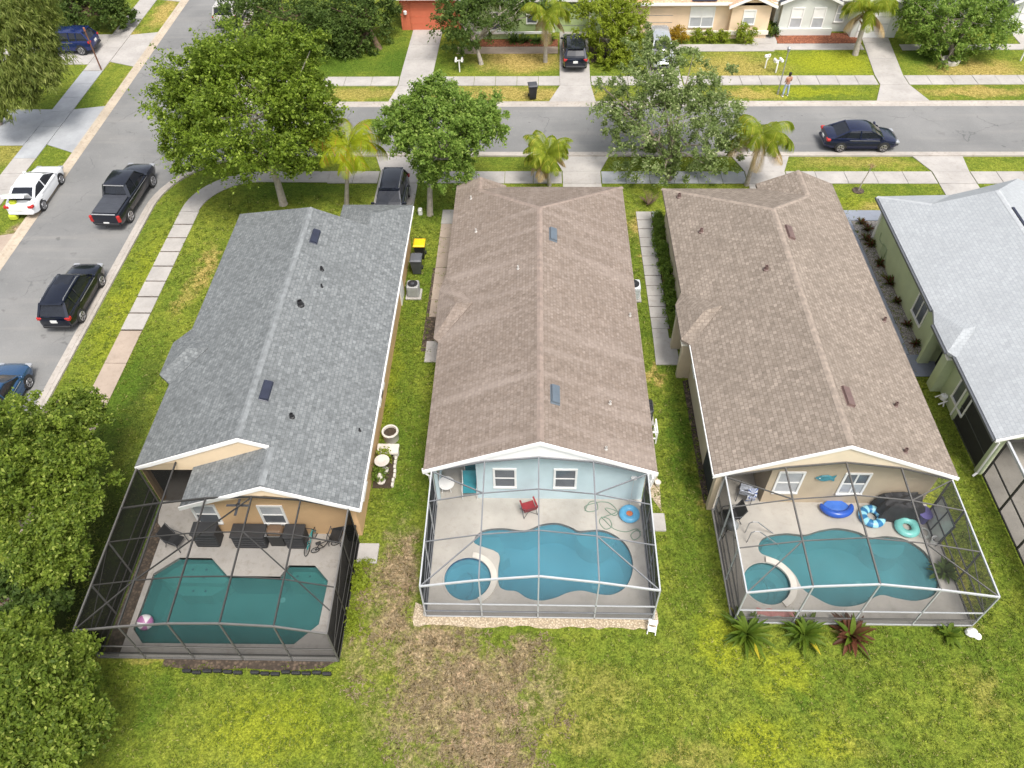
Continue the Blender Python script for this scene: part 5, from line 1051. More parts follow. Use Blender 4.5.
    if open_trunk:
        b = MB(); b.add([(-2.28, -.62, .92), (-2.28, .62, .92), (-1.78, .66, 1.075), (-1.78, -.66, 1.075)], [(0, 1, 2, 3)]); b.build('boot_opening', BLACK, t)
        b = MB(); b.loft([[(-1.72, -.72, 1.06), (-1.72, .72, 1.06), (-1.72, .72, 1.10), (-1.72, -.72, 1.10)], [(-1.95, -.74, 1.50), (-1.95, .74, 1.50), (-1.92, .74, 1.54), (-1.92, -.74, 1.54)], [(-2.3, -.70, 1.62), (-2.3, .70, 1.62), (-2.28, .70, 1.67), (-2.28, -.70, 1.67)], [(-2.34, -.66, 1.50), (-2.34, .66, 1.50), (-2.37, .66, 1.52), (-2.37, -.66, 1.52)]], caps=True); b.build('boot_lid', m, t)
    return t
def from_wheels(rear, front, kind, side=-1):
    a, b_ = G(*rear), G(*front); d = (b_-a).normalized(); lat = Vector((-d.y, d.x, 0)); c = (a+b_)/2 - lat*side*(KIND[kind]['W']/2-.05)
    return (c.x, c.y, .01), math.atan2(d.y, d.x)
l, hd = from_wheels((46.5, 208.5), (62, 185), 'sedan'); make_car('white sedan with its boot lid raised beside the left kerb', 'car', 'sedan', P_WHITE, l, R(91), open_trunk=True); WS = l
l, hd = from_wheels((135, 220.5), (152.7, 186), 'pickup'); make_car('black pickup truck with covered bed on the side street', 'pickup truck', 'pickup', P_CHAR, l, R(87.5)); 
l, hd = from_wheels((84.6, 320), (103.3, 287), 'suv'); make_car('black SUV with roof rails by the curved kerb below the pickup truck', 'car', 'suv', P_BLACK, l, R(90), rails=True)
l, hd = from_wheels((840.3, 152.3), (879.8, 152.3), 'sedan'); make_car('dark blue-black sedan parked alone on the cross street at right', 'car', 'sedan', P_DKBLUE, l, R(0))
make_car('bright blue car partly hidden by the tree at the left edge', 'car', 'sedan', P_BLUE, (-25.35, 23.55, .01), R(90))
make_car('deep blue hatchback parked in the driveway under trees at top left', 'car', 'suv', P_NAVY, (-36.75, 60.4, .05), R(180), rails=False)
make_car('champagne minivan seen from behind at the top of the side street', 'van', 'van', P_CREAM, (-25.2, 66.6, .01), R(90))
make_car('black SUV in the driveway behind the grey-roofed house', 'car', 'suv', P_CHAR, (-8.45, 39.35, .05), R(-90), rails=True)
make_car('dark SUV with blue glass tailgate in the driveway of the light green house', 'car', 'suv', P_BLACK, (3.1, 58.75, .05), R(90), glass_roof=True)
make_car('silver car half hidden by the oak in the driveway of the peach house', 'car', 'suv', P_SILV, (9.6, 58.6, .05), R(-90))
# hi-vis bags at the open boot
def duffel(label, loc, sc=1.):
    t = thing('tool_bag', label, 'bag', loc); MB().rbox((0, 0, .17*sc), (.5*sc, .36*sc, .34*sc), .1*sc).build('body', HIVIS, t); MB().rbox((.02, .18*sc, .3*sc), (.36*sc, .26*sc, .2*sc), .06*sc).build('flap', BLACK, t)
    MB().tube([(-.18*sc, 0, .3*sc), (-.1*sc, 0, .5*sc), (.1*sc, 0, .5*sc), (.18*sc, 0, .3*sc)], .02, 6).build('handle', BLACK, t); return t
p = G(15, 219); duffel('lime yellow and black bag on the concrete behind the white sedan', (p.x, p.y, .02), 1.05)
duffel('lime yellow and black bag lying in the open boot of the white sedan', (WS[0]-.28, WS[1]-2.1, .92), .85)

# ------------------------------------------------------------------ yard things
def ac_unit(label, loc, w, h, m, round_=False):
    t = thing('air_conditioner', label, 'air conditioner', loc)
    MB().rbox((0, 0, -.0), (w+.2, w+.2, .1), .02).build('base_slab', CONC, t)
    MB().rbox((0, 0, h/2+.05), (w, w, h), .06).build('casing', m, t)
    b = MB(); b.lathe([(w*.42, h+.05), (w*.42, h+.075), (w*.40, h+.08), (w*.38, h+.055)], n=24); b.build('fan_rim', BLACK, t)
    MB().lathe([(.01, h+.056), (w*.40, h+.056), (w*.40, h+.051)], n=24).build('fan_opening', BLACK, t)
    b = MB()
    for k in range(6): a = k*math.pi/6; b.bar((-w*.4*math.cos(a), -w*.4*math.sin(a), h+.08), (w*.4*math.cos(a), w*.4*math.sin(a), h+.08), .012, .012)
    b.lathe([(.02, h+.07), (.1, h+.075), (.1, h+.09), (.02, h+.1)], n=12); b.build('fan_guard', DGREY, t)
    b = MB()
    for k in range(7):
        z = .12+h*k/7.5
        for s in (-1, 1): b.box(-w*.42, w*.42, s*w/2-.006, s*w/2+.006, z, z+.03); b.box(s*w/2-.006, s*w/2+.006, -w*.42, w*.42, z, z+.03)
    b.build('louvres', GREY, t); return t
ac_unit('grey air conditioner beside the tan wall behind the bins', (-6.38, 31.75, .05), .64, .7, mat('grey_casing', (.33, .33, .32), .5, .08))
ac_unit('white air conditioner peeking out from under the brown roof', (5.35, 31.7, .05), .78, .8, mat('pale_casing', (.55, .57, .58), .45, .05))
ac_unit('black air conditioner under the brown eave beside the white frame', (5.2, 23.3, .05), .78, .8, BLACK)
def wheelie(label, loc, rz, body, lid, open_=False, group='wheelie bins'):
    t = thing('wheelie_bin', label, 'bin', loc, rz, group)
    MB().loft([[(-w, -d, z), (w, -d, z), (w, d, z), (-w, d, z)] for w, d, z in ((.22, .24, .06), (.29, .34, .95), (.31, .36, .96), (.31, .36, 1.0))], caps=True).build('body', body, t)
    b = MB(); b.loft([[(-w, -d, z), (w, -d, z), (w, d*.95, z), (-w, d*.95, z)] for w, d, z in ((.325, .38, 1.0), (.325, .38, 1.04), (.27, .30, 1.09), (.12, .14, 1.10))], caps=True); b.build('lid', lid, t)
    for sx in (-1, 1): b = MB(); b.loft([[(sx*.26+dx, .30+.11*math.cos(a), .11+.11*math.sin(a)) for a in [2*math.pi*k/14 for k in range(14)]] for dx in (-.03, .03)], caps=True); b.build('wheel', TYRE, t)
    MB().tube([(-.22, .36, .95), (-.22, .45, .98), (.22, .45, .98), (.22, .36, .95)], .018, 6).build('handle', body, t); return t
wheelie('dark grey wheelie bin beside the tan wall in front of the yellow-lidded one', (-6.38, 33.65, 0), R(0), DGREY, mat('slate_lid', (.10, .105, .12), .45, .1))
wheelie('black wheelie bin with a yellow lid beside the tan wall', (-6.32, 34.95, 0), R(0), BLACK, YELLOW)
wheelie('black wheelie bin standing alone on the far verge of the cross street', (-.05, 52.75, .05), R(8), BLACK, DGREY)
t = thing('rubbish_bag', 'black bundle lying against the right-hand wall of the pale blue house', 'bag', (5.12, 37.1, 0)); b = MB(); b.lathe([(.1, 0), (.32, .1), (.36, .3), (.22, .5), (.06, .6)], (0, .5, 0), 12, sy=1.4); b.lathe([(.1, 0), (.28, .1), (.3, .25), (.12, .4)], (.05, -.4, 0), 12, sy=1.5); b.build('body', BLACK, t, smooth=True); MB().tube([(0, -1.0, .05), (.1, -.9, .3), (.2, -1.3, .1)], .05, 6).build('strap', mat('orange_strap', (.5, .18, .04), .6, .2), t)
t = thing('pipe_frame', 'white pipe frame beside the black air conditioner', 'frame', (5.35, 22.15, 0)); b = MB()
for p, q in (((-.2, -.35, 0), (-.2, -.35, .8)), ((.3, -.35, 0), (.3, -.35, .8)), ((.3, .4, 0), (.3, .4, .8)), ((-.2, -.35, .8), (.3, -.35, .8)), ((.3, -.35, .8), (.3, .4, .8)), ((-.2, -.35, .35), (.3, -.35, .35)), ((.3, -.35, .35), (.3, .4, .35))): b.bar(p, q, .06, .06)
b.build('frame', WHITE, t)
t = thing('plant_stand', 'white plant stand with pale pots at the back corner of the pale blue house', 'plant stand', (5.3, 19.7, 0)); b = MB()
for z in (.2, .5, .8): b.bar((-.15+z*.1, -.4, z), (-.15+z*.1, .4, z), .12, .03)
for y in (-.4, .4): b.bar((-.15, y, 0), (.0, y, 1.0), .04, .05)
b.build('frame', WHITE, t); b = MB(); b.lathe([(.08, .0), (.13, .25), (.14, .26), (.11, .22), (.01, .2)], (.2, -.2, 0), 12); b.build('pot', mat('pale_pot', (.6, .55, .48), .7, .1), t); b = MB(); b.lathe([(.07, .0), (.11, .22), (.12, .23), (.1, .2), (.01, .18)], (.15, .35, 0), 12); b.build('pot', mat('plum_pot', (.1, .07, .16), .6, .1), t)
# planter group beside house 1
PALE = concrete_mat('pale_cast_stone', (.58, .54, .49), stain=.4)
t = thing('round_planter', 'round pale stone planter with dark soil on the grass strip beside the tan wall', 'planter', (-6.4, 21.95, 0)); MB().lathe([(.34, 0), (.37, .5), (.39, .52), (.37, .56), (.30, .56), (.28, .4), (.01, .38)], n=28).build('bowl', PALE, t, smooth=True); MB().lathe([(.29, .44), (.2, .5), (.01, .47)], n=20).build('soil', SOIL, t)
t = thing('stone_bench', 'pale stone bench block in front of the round planter', 'bench', (-6.4, 21.05, 0)); MB().rbox((0, 0, .38), (.98, .55, .12), .03).build('seat', PALE, t)
for sx in (-.33, .33): MB().rbox((sx, 0, .16), (.2, .42, .33), .03).build('leg', PALE, t)
t = thing('bird_bath', 'white stone bird bath standing in the small planted bed by the tan wall', 'bird bath', (-6.5, 20.15, 0)); MB().lathe([(.2, 0), (.2, .06), (.1, .12), (.08, .5), (.12, .62)], n=16).build('pedestal', PALE, t, smooth=True); MB().lathe([(.1, .6), (.28, .68), (.33, .76), (.29, .76), (.1, .69), (.01, .68)], n=20).build('basin', PALE, t, smooth=True)
t = thing('statuette', 'low broken white stone figure at the front of the planted bed', 'statuette', (-6.55, 19.55, 0)); MB().lathe([(.18, 0), (.2, .08), (.12, .14), (.1, .3), (.15, .42), (.08, .52), (.06, .6), (.02, .64)], n=12).build('body', PALE, t, smooth=True)
b = MB()
for k in range(8): b.rbox((-6.02+random.uniform(-.03, .03), 19.35+k*.24, .07), (.12, .2, .16), .03)
tag(b.build('edging_stones', PALE), 'row of small white edging stones along the planted bed by the tan wall', 'edging')
struct(MB().prism([(-6.9, 19.2), (-6.05, 19.2), (-6.05, 21.3), (-6.9, 21.3)], -.05, .02).build('soil_bed', SOIL), 'stuff')
b = MB()
for k in range(14): b.rbox((-12.6+k*.38+(.25 if k > 5 else 0), 11.02+random.uniform(-.04, .04), .07), (.34, .12, .16), .03)
tag(b.build('garden_edging', BLACK), 'black plastic edging along the grass in front of the left enclosure', 'edging')
t = thing('plastic_step', 'small white plastic step at the right front corner of the middle enclosure', 'step stool', (4.62, 12.93, .03), R(-10)); MB().rbox((0, .1, .38), (.3, .2, .04), .015).rbox((0, -.1, .2), (.3, .2, .04), .015).build('tread', WHITE, t)
for sx in (-.15, .15): MB().bar((sx, -.22, 0), (sx, .2, .42), .03, .05).bar((sx, .2, 0), (sx, .2, .4), .03, .04).build('leg', WHITE, t)
b = MB(); b.lathe([(.16, 0), (.24, .08), (.2, .2), (.08, .3), (.01, .31)], n=9, sy=.8); b.lathe([(.1, 0), (.15, .05), (.1, .14), (.01, .16)], (.2, -.12, 0), 8); tag(b.build('white_rock', mat('white_stone', (.75, .74, .72), .9, .1, 6), loc=(16.55, 12.95, 0)), 'pale painted rock at the right front corner of the right-hand enclosure', 'rock')
t = thing('valve_box', 'small pale irrigation valve cover beside the trunk near the pale blue house', 'valve cover', (-6.75, 39.0, 0)); MB().rbox((0, 0, .2), (.25, .3, .4), .05).build('body', WHITE, t)
t = thing('hose_reel', 'white garden hose reel by the green wall of the right-hand house', 'hose reel', (19.32, 24.35, 0)); b = MB()
for p, q in (((0, -.25, 0), (0, .1, .55)), ((0, .3, 0), (0, .1, .55)), ((-.25, -.2, .1), (.1, -.2, .35)), ((-.25, .25, .1), (.1, .25, .35))): b.bar(p, q, .05, .05)
b.build('frame', WHITE, t); MB().lathe([(.05, -.1), (.16, -.1), (.16, .1), (.05, .1)], (0, .05, .35), 12).build('drum', WHITE, t)
# street furniture
def mailbox(label, loc, rz, twin=False):
    t = thing('mailbox', label, 'mailbox', loc, rz, 'white mailboxes along the cross street'); t.scale = (.8, .8, .8)
    MB().rbox((0, 0, .55), (.11, .11, 1.1), .02).build('post', WHITE, t)
    for k, dx in enumerate((0, .0) if not twin else (-.28, .28)):
        if not twin and k: break
        b = MB(); prof = [(-.1, 0), (.1, 0), (.1, .14), (.07, .21), (0, .24), (-.07, .21), (-.1, .14)]
        b.loft([[(dx+x, y, 1.1+z) for x, z in prof] for y in (-.3, .26)], caps=True); bx = b.build('box', WHITE, t); MB().cbox((dx+.115, .1, 1.28), (.015, .12, .05)).build('flag', RED, bx)
    MB().bar((-.4 if twin else 0, 0, 1.06), (.4 if twin else 0, .25, 1.06), .08, .08).bar((0, .02, .72), (0, .22, 1.03), .05, .05).build('bracket', WHITE, t); return t
mailbox('white twin mailbox on a post between the coral and light green houses', (-5.55, 56.75, 0), R(0), True)
mailbox('white mailbox on a post on the bright lawn left of the walking person', (17.35, 57.2, 0), R(-70))
mailbox('second white mailbox right of the peach house path, closest to the pavement', (18.0, 56.5, 0), R(15), True)
mailbox('white mailbox at the right edge beside the far driveway', (36.6, 58.2, 0), R(-60), False)
def post_light(label, loc, h, m, head=True):
    t = thing('street_lamp', label, 'street lamp', loc); MB().tube([(0, 0, 0), (0, 0, .3), (0, 0, .32), (0, 0, h)], [.07, .07, .045, .03], 8).build('pole', m, t)
    if head: MB().lathe([(.03, h), (.10, h+.05), (.12, h+.25), (.14, h+.27), (.05, h+.36), (.01, h+.4)], n=10).build('lantern', GREY, t)
    return t
post_light('thin grey lamp post on the far verge beside the walking person', (17.5, 53.3, 0), 3.1, GREY)
t = thing('sign_post', 'slim brown post leaning over the pavement near the deep blue car', 'post', (-33.05, 57.2, 0)); MB().tube([(0, 0, 0), (-.05, .05, 3.0)], [.06, .05], 8).build('pole', mat('brown_wood', (.16, .075, .05), .8, .2), t); MB().rbox((-.05, .05, 3.1), (.14, .14, .28), .04).build('lantern', mat('rust_cap', (.3, .12, .07), .6, .1), t)
# ------------------------------------------------------------------ the person
def skin_figure(name, joints, edges, radii, m, parent):
    me = bpy.data.meshes.new(name+'_skel'); me.from_pydata([Vector(j) for j in joints], edges, []); o = bpy.data.objects.new(name+'_skel', me); col.objects.link(o)
    sk = o.modifiers.new('s', 'SKIN'); sk.use_smooth_shade = True
    for i, r in enumerate(radii): me.skin_vertices[0].data[i].radius = (r, r) if not isinstance(r, tuple) else r
    me.skin_vertices[0].data[0].use_root = True
    ss = o.modifiers.new('u', 'SUBSURF'); ss.levels = 1; ss.render_levels = 1
    dg = bpy.context.evaluated_depsgraph_get(); ev = o.evaluated_get(dg); nm = bpy.data.meshes.new_from_object(ev)
    nm.materials.clear(); nm.materials.append(m); bpy.data.objects.remove(o); n = bpy.data.objects.new(name, nm); col.objects.link(n); n.parent = parent
    for p_ in nm.polygons: p_.use_smooth = True
    return n
SKIN = mat('skin', (.36, .20, .13), .55, .05); JEANS = mat('pale_jeans', (.36, .44, .56), .85, .12, 8); TOP = mat('tan_orange_top', (.44, .19, .11), .85, .1, 6); HAIR = mat('dark_hair', (.015, .011, .01), .6, .2)
t = thing('person', 'person with dark hair, tan top and pale blue jeans standing on the far verge', 'person', (17.95, 53.05, .0), R(200))
J = [(0, 0, .95), (0, .0, 1.12), (0, .01, 1.34), (0, .0, 1.46), (0, -.02, 1.54), (0, -.035, 1.64), (0, -.03, 1.72), (.10, 0, .90), (.15, -.03, .50), (.19, .02, .09), (.20, -.11, .04), (-.10, 0, .90), (-.15, .03, .50), (-.18, .05, .09), (-.20, -.08, .04), (.18, .01, 1.40), (.26, .02, 1.14), (.16, -.15, .98), (.10, -.2, .99), (-.18, .01, 1.40), (-.26, .02, 1.14), (-.15, -.16, 1.02), (-.08, -.2, 1.04)]
E_ = [(0, 1), (1, 2), (2, 3), (3, 4), (4, 5), (5, 6), (0, 7), (7, 8), (8, 9), (9, 10), (0, 11), (11, 12), (12, 13), (13, 14), (2, 15), (15, 16), (16, 17), (17, 18), (2, 19), (19, 20), (20, 21), (21, 22)]
RR = [(.14, .10), (.13, .095), (.14, .10), .06, .052, .088, .07, .085, .06, .042, .035, .085, .06, .042, .035, .055, .042, .032, .03, .055, .042, .032, .03]
skin_figure('body', J, E_, RR, SKIN, t)
skin_figure('jeans', [(0, 0, 1.0), (.10, 0, .88), (.15, -.03, .50), (.19, .02, .10), (-.10, 0, .88), (-.15, .03, .50), (-.18, .05, .10)], [(0, 1), (1, 2), (2, 3), (0, 4), (4, 5), (5, 6)], [(.155, .115), .10, .075, .065, .10, .075, .065], JEANS, t)
skin_figure('top', [(0, 0, 1.02), (0, 0, 1.14), (0, .01, 1.34), (0, 0, 1.44), (.185, .01, 1.39), (.235, .015, 1.25), (-.185, .01, 1.39), (-.235, .015, 1.25)], [(0, 1), (1, 2), (2, 3), (2, 4), (4, 5), (2, 6), (6, 7)], [(.15, .11), (.145, .105), (.155, .112), .07, .066, .055, .066, .055], TOP, t)
MB().lathe([(.02, .10), (.075, .085), (.10, .03), (.105, -.04), (.09, -.12), (.06, -.2), (.02, -.24)], (0, .012, 1.68), 14, sy=.95).build('hair', HAIR, t, smooth=True)
b = MB()
for sx in (-1, 1): b.rbox((sx*.19, -.03, .035), (.09, .26, .07), .03)
b.build('shoes', WHITE, t)
b = MB(); b.lathe([(.012, -.02), (.014, .0), (.004, .03)], (0, -.125, 1.64), 8); b.rbox((.035, -.118, 1.665), (.02, .012, .01), .003); b.rbox((-.035, -.118, 1.665), (.02, .012, .01), .003); b.build('face', SKIN, t)

# ------------------------------------------------------------------ trees and plants
L_BRIGHT = leaf_mat('bright_green_leaves', (.068, .122, .012), (.275, .375, .036), (.40, .50, .085))
L_NEAR = leaf_mat('near_tree_leaves', (0.051, 0.098, 0.012), (0.275, 0.360, 0.044), (0.403, 0.464, 0.098)); L_MID = leaf_mat('mid_green_leaves', (0.110, 0.196, 0.031), (0.289, 0.410, 0.071), (0.400, 0.499, 0.120))
L_OAK = leaf_mat('grey_green_oak_leaves', (0.121, 0.179, 0.048), (0.302, 0.381, 0.127), (0.526, 0.564, 0.291))
L_DARK = leaf_mat('deep_green_leaves', (0.048, 0.090, 0.018), (0.141, 0.209, 0.040), (0.217, 0.290, 0.073))
L_WILLOW = leaf_mat('willow_leaves', (0.120, 0.167, 0.032), (0.295, 0.343, 0.077), (0.398, 0.431, 0.128))
L_PALM = leaf_mat('palm_leaflets', (0.160, 0.225, 0.017), (0.362, 0.420, 0.043), (0.522, 0.478, 0.072)); L_PALM_Y = leaf_mat('yellowing_palm_leaflets', (0.25, 0.33, 0.016), (0.50, 0.54, 0.028), (0.551, 0.290, 0.043))
L_DRY = leaf_mat('dry_fronds', (0.406, 0.290, 0.145), (0.667, 0.522, 0.290)); L_BROM = leaf_mat('strap_leaves', (0.051, 0.109, 0.012), (0.203, 0.275, 0.029), (0.580, 0.478, 0.043)); L_MAROON = leaf_mat('maroon_leaves', (0.072, 0.032, 0.017), (0.217, 0.080, 0.043), (0.174, 0.232, 0.043))
L_HEDGE = leaf_mat('hedge_leaves', (0.09, 0.16, 0.02), (0.24, 0.33, 0.05)); L_GOLD = leaf_mat('golden_bush_leaves', (0.290, 0.189, 0.017), (0.493, 0.334, 0.029)); L_LIME = leaf_mat('lime_bush_leaves', (0.176, 0.239, 0.019), (0.351, 0.415, 0.040))
def leaf_mesh(pos, nrm, ln, wd, along=None):
    """one kinked rhombus per leaf: pos, nrm (N,3), ln, wd (N,)"""
    N = len(pos); nrm = nrm/np.maximum(np.linalg.norm(nrm, axis=1, keepdims=True), 1e-6)
    if along is None: along = rng.normal(size=(N, 3))
    a = along-nrm*np.sum(along*nrm, axis=1, keepdims=True); a /= np.maximum(np.linalg.norm(a, axis=1, keepdims=True), 1e-6); b = np.cross(nrm, a)
    l, w = ln[:, None], wd[:, None]
    V = np.stack([pos-a*l*.5, pos+b*w*.5-a*l*.05+nrm*l*.04, pos+a*l*.5-nrm*l*.10, pos-b*w*.5-a*l*.05+nrm*l*.04], axis=1).reshape(-1, 3)
    return V
def mesh_from_quads(name, V, m, parent, off=(0, 0, 0)):
    n = len(V)//4; me = bpy.data.meshes.new(name); me.vertices.add(len(V)); me.vertices.foreach_set('co', (V-np.array(off)).astype(np.float32).ravel())
    me.loops.add(4*n); me.loops.foreach_set('vertex_index', np.arange(4*n, dtype=np.int32)); me.polygons.add(n); me.polygons.foreach_set('loop_start', np.arange(0, 4*n, 4, dtype=np.int32))
    me.materials.append(m); me.update(calc_edges=True); me.validate(); o = bpy.data.objects.new(name, me); col.objects.link(o); o.parent = parent; return o
def crown_points(c, rad, nclump, per, cl=.24, lo=-.55, irregular=.25, gaps=0.):
    c, rad = np.array(c), np.array(rad)
    d = rng.normal(size=(nclump*3, 3)); d /= np.linalg.norm(d, axis=1, keepdims=True); d = d[d[:, 2] > lo][:nclump]
    r = (1-.55*rng.random(len(d))**1.6)*(1+irregular*(rng.random(len(d))-.6))
    cc = c+d*r[:, None]*rad*(1-cl*.5)
    R0 = float(rad.mean())*cl*(.7+.7*rng.random(len(d)))
    P, Nn = [], []
    per_tw = 9; ntw = max(3, per//per_tw); Rm = float(rad.mean())
    for q, dd, r0 in zip(cc, d, R0):
        r0 = max(r0, .28)
        e = rng.normal(size=(ntw, 3))*.75+dd*.8+np.array([0, 0, .35]); e /= np.linalg.norm(e, axis=1, keepdims=True)
        L = r0*(.5+.7*rng.random(ntw)**1.3); st = q+rng.normal(size=(ntw, 3))*r0*.28
        tpar = (np.arange(per_tw)+.6)/per_tw
        pts = st[:, None, :]+e[:, None, :]*L[:, None, None]*tpar[None, :, None]; pts[:, :, 2] -= (tpar**2*.25)[None, :]*L[:, None]
        pts = pts+rng.normal(size=pts.shape)*.055
        nn = e[:, None, :]*.25+np.array([0, 0, .7])+rng.normal(size=pts.shape)*.55
        P.append(pts.reshape(-1, 3)); Nn.append(nn.reshape(-1, 3))
    return np.concatenate(P), np.concatenate(Nn), cc
def tree(label, base, crowns, m, bark, nclump=90, per=110, leaf=.26, lw=.55, trunk_r=.2, cl=.2, group=None, name='street_tree', lo=-.6, droop=False, lean=(0, 0), limbs=12, irregular=.36):
    t = thing(name, label, 'tree', base, 0, group); off = np.array(base)
    allP, allN, allC = [], [], []
    tot = sum(np.prod(r)**(2/3) for _, r in crowns)
    for c, r in crowns:
        k = np.prod(r)**(2/3)/tot; p, n, cc = crown_points(c, r, max(6, int(nclump*k)), per, cl, lo, irregular); allP.append(p); allN.append(n); allC.append(cc)
    P, Nn, cc = np.concatenate(allP), np.concatenate(allN), np.concatenate(allC); N = len(P)
    ln = leaf*(.6+.8*rng.random(N))
    if droop:
        al = np.tile([0., 0., -1.], (N, 1))+rng.normal(size=(N, 3))*.35+np.c_[(P-np.array(crowns[0][0]))[:, :2]*.12, np.zeros(N)]; Nn = rng.normal(size=(N, 3))*.6+np.c_[(P-np.array(crowns[0][0]))[:, :2]*.4, np.full(N, .5)]
        V = leaf_mesh(P, Nn, ln, ln*lw, al)
    else: V = leaf_mesh(P, Nn, ln, ln*lw)
    mesh_from_quads('crown', V, m, t, off)
    c0 = Vector(crowns[0][0]); b = MB(); base_v = Vector(base); fz = max(1.4, c0.z-crowns[0][1][2]*.7); fork = Vector((base[0]+(c0.x-base[0])*.4, base[1]+(c0.y-base[1])*.4, fz))
    midp = base_v.lerp(fork, .5)+Vector((random.uniform(-.08, .08), random.uniform(-.08, .08), 0))
    b.tube([base_v-Vector((0, 0, .15)), base_v+Vector((0, 0, .12)), midp, fork], [trunk_r*1.55, trunk_r*1.12, trunk_r*.9, trunk_r*.75], 10)
    idx = rng.permutation(len(cc))[:limbs]
    for i in idx:
        e = Vector(cc[i]); m1 = fork.lerp(e, .45)+Vector((0, 0, .25)); b.tube([fork-Vector((0, 0, .2)), m1, e], [trunk_r*.55, trunk_r*.32, trunk_r*.08], 6)
        for _ in range(2):
            e2 = Vector(cc[rng.integers(len(cc))]);
            if (e2-m1).length < crowns[0][1][0]*1.1: b.tube([m1, m1.lerp(e2, .5)+Vector((0, 0, .1)), e2], [trunk_r*.28, trunk_r*.16, trunk_r*.05], 5)
    b.build('trunk', bark, t, world=True, smooth=True); return t
def ell(px, py, hw, hh, Y, flat=.8):
    c = atY(px, py, Y); dist = (c-Vector((0, 0, CH))).dot(CF); a = hw*dist/FPX; dep = math.atan2(CH-c.z, math.hypot(c.x, c.y)); H_ = hh*dist/FPX
    v2 = (H_**2-(a*math.sin(dep))**2)/math.cos(dep)**2; v = math.sqrt(v2) if v2 > (a*.45)**2 else a*.5
    return (tuple(c), (a, a, min(v, a*1.15)))
def ellz(px, py, hw, hh, z):
    return ell(px, py, hw, hh, G(px, py, z).y)
tree('large bright green street tree at the corner of the two streets', (-15.3, 40.0, 0), [ell(250, 108, 92, 78, 41), ell(205, 95, 42, 45, 41), ell(305, 110, 42, 50, 41), ell(285, 52, 42, 30, 42), ell(225, 60, 40, 26, 42), ell(195, 145, 36, 30, 40.5), ell(300, 150, 40, 28, 40)], L_BRIGHT, BARK_L, 820, 130, .175, cl=.175, trunk_r=.22)
tree('middle-sized leafy tree with a pale trunk between grey and brown roofs', (-6.17, 38.95, 0), [ell(440, 128, 52, 40, 40), ell(478, 122, 36, 26, 40.5), ell(405, 125, 30, 26, 40), ell(445, 165, 36, 24, 39.5), ell(430, 95, 30, 18, 41)], L_MID, BARK_L, 480, 130, .16, trunk_r=.17, cl=.18)
tree('broad grey-green oak over the cross street between the brown roofs', (8.5, 42.6, 0), [ell(672, 118, 72, 52, 44), ell(640, 95, 45, 35, 45), ell(715, 120, 42, 38, 44), ell(655, 158, 45, 25, 43), ell(625, 130, 32, 28, 44), ell(715, 160, 32, 20, 43), ell(690, 75, 42, 26, 46), ell(655, 58, 34, 22, 47), ell(645, 42, 22, 14, 48), ell(680, 52, 22, 14, 47.5)], L_OAK, BARK, 350, 124, 0.158, trunk_r=.2, cl=.17, irregular=.6)
p = G(20, 125); tree('weeping yellow-green tree filling the top left corner', (p.x-1.5, p.y, 0), [ell(18, 52, 42, 58, p.y), ell(40, 75, 22, 38, p.y-1), ell(8, 95, 30, 22, p.y-1.5), ell(28, 18, 32, 22, p.y+1)], L_WILLOW, BARK, 255, 124, 0.374, lw=.17, trunk_r=.25, droop=True, cl=.3)
tree('dark leafy tree overhanging the deep blue car', (-37.5, 63.5, 0), [ell(85, 8, 40, 24, 64), ell(112, 14, 22, 20, 64.5), ell(62, 2, 24, 22, 64)], L_DARK, BARK_D, 190, 105, 0.202, trunk_r=.2)
tree('big dark green oak left of the coral house above the pavement', (-17.5, 60.5, 0), [ell(290, 20, 58, 38, 61), ell(250, 12, 36, 30, 61.5), ell(330, 35, 38, 36, 60.5)], L_DARK, BARK_D, 255, 115, 0.187, trunk_r=.25)
tree('dark green oak with low branches beside the coral garage', (-12.2, 60.6, 0), [ell(358, 22, 40, 36, 61.5), ell(384, 6, 18, 18, 62), ell(352, 55, 26, 18, 60.3)], L_DARK, BARK_D, 200, 115, 0.180, trunk_r=.22)
tree('dark oak with slim pale trunk between coral and light green houses', (-4.0, 58.0, 0), [ell(462, 20, 36, 26, 59), ell(500, 6, 40, 16, 60), ell(462, 42, 22, 14, 58.5), ell(545, -4, 26, 12, 60.5)], L_DARK, BARK_L, 190, 110, 0.173, trunk_r=.15)
tree('bright yellow-green tree between the light green and peach houses', (6.0, 58.5, 0), [ell(605, 14, 40, 26, 60), ell(622, 35, 26, 26, 59), ell(590, 45, 14, 18, 58.5), ell(615, 60, 20, 18, 58)], L_LIME, BARK_L, 200, 105, 0.180, trunk_r=.15, cl=.22, irregular=.5)
tree('rounded green tree with stone ring at its foot near the top right corner', (31.3, 58.0, 0), [ell(952, 22, 50, 34, 59.5), ell(920, 15, 28, 24, 60), ell(985, 22, 34, 30, 59.5), ell(948, 48, 30, 16, 58.5)], L_MID, BARK, 255, 119, 0.180, trunk_r=.17)
p = G(12, 500)
tree('big leafy tree against the left edge beside the left enclosure', (p.x-1.5, p.y, 0), [ellz(35, 470, 58, 62, 4.2), ellz(78, 415, 28, 26, 3.8), ellz(12, 430, 30, 30, 4.0), ellz(72, 510, 30, 46, 3.6), ellz(50, 555, 38, 36, 3.2)], L_NEAR, BARK, 800, 140, .14, cl=.17, lo=-.5, irregular=.75, trunk_r=.25)
p = G(2, 720)
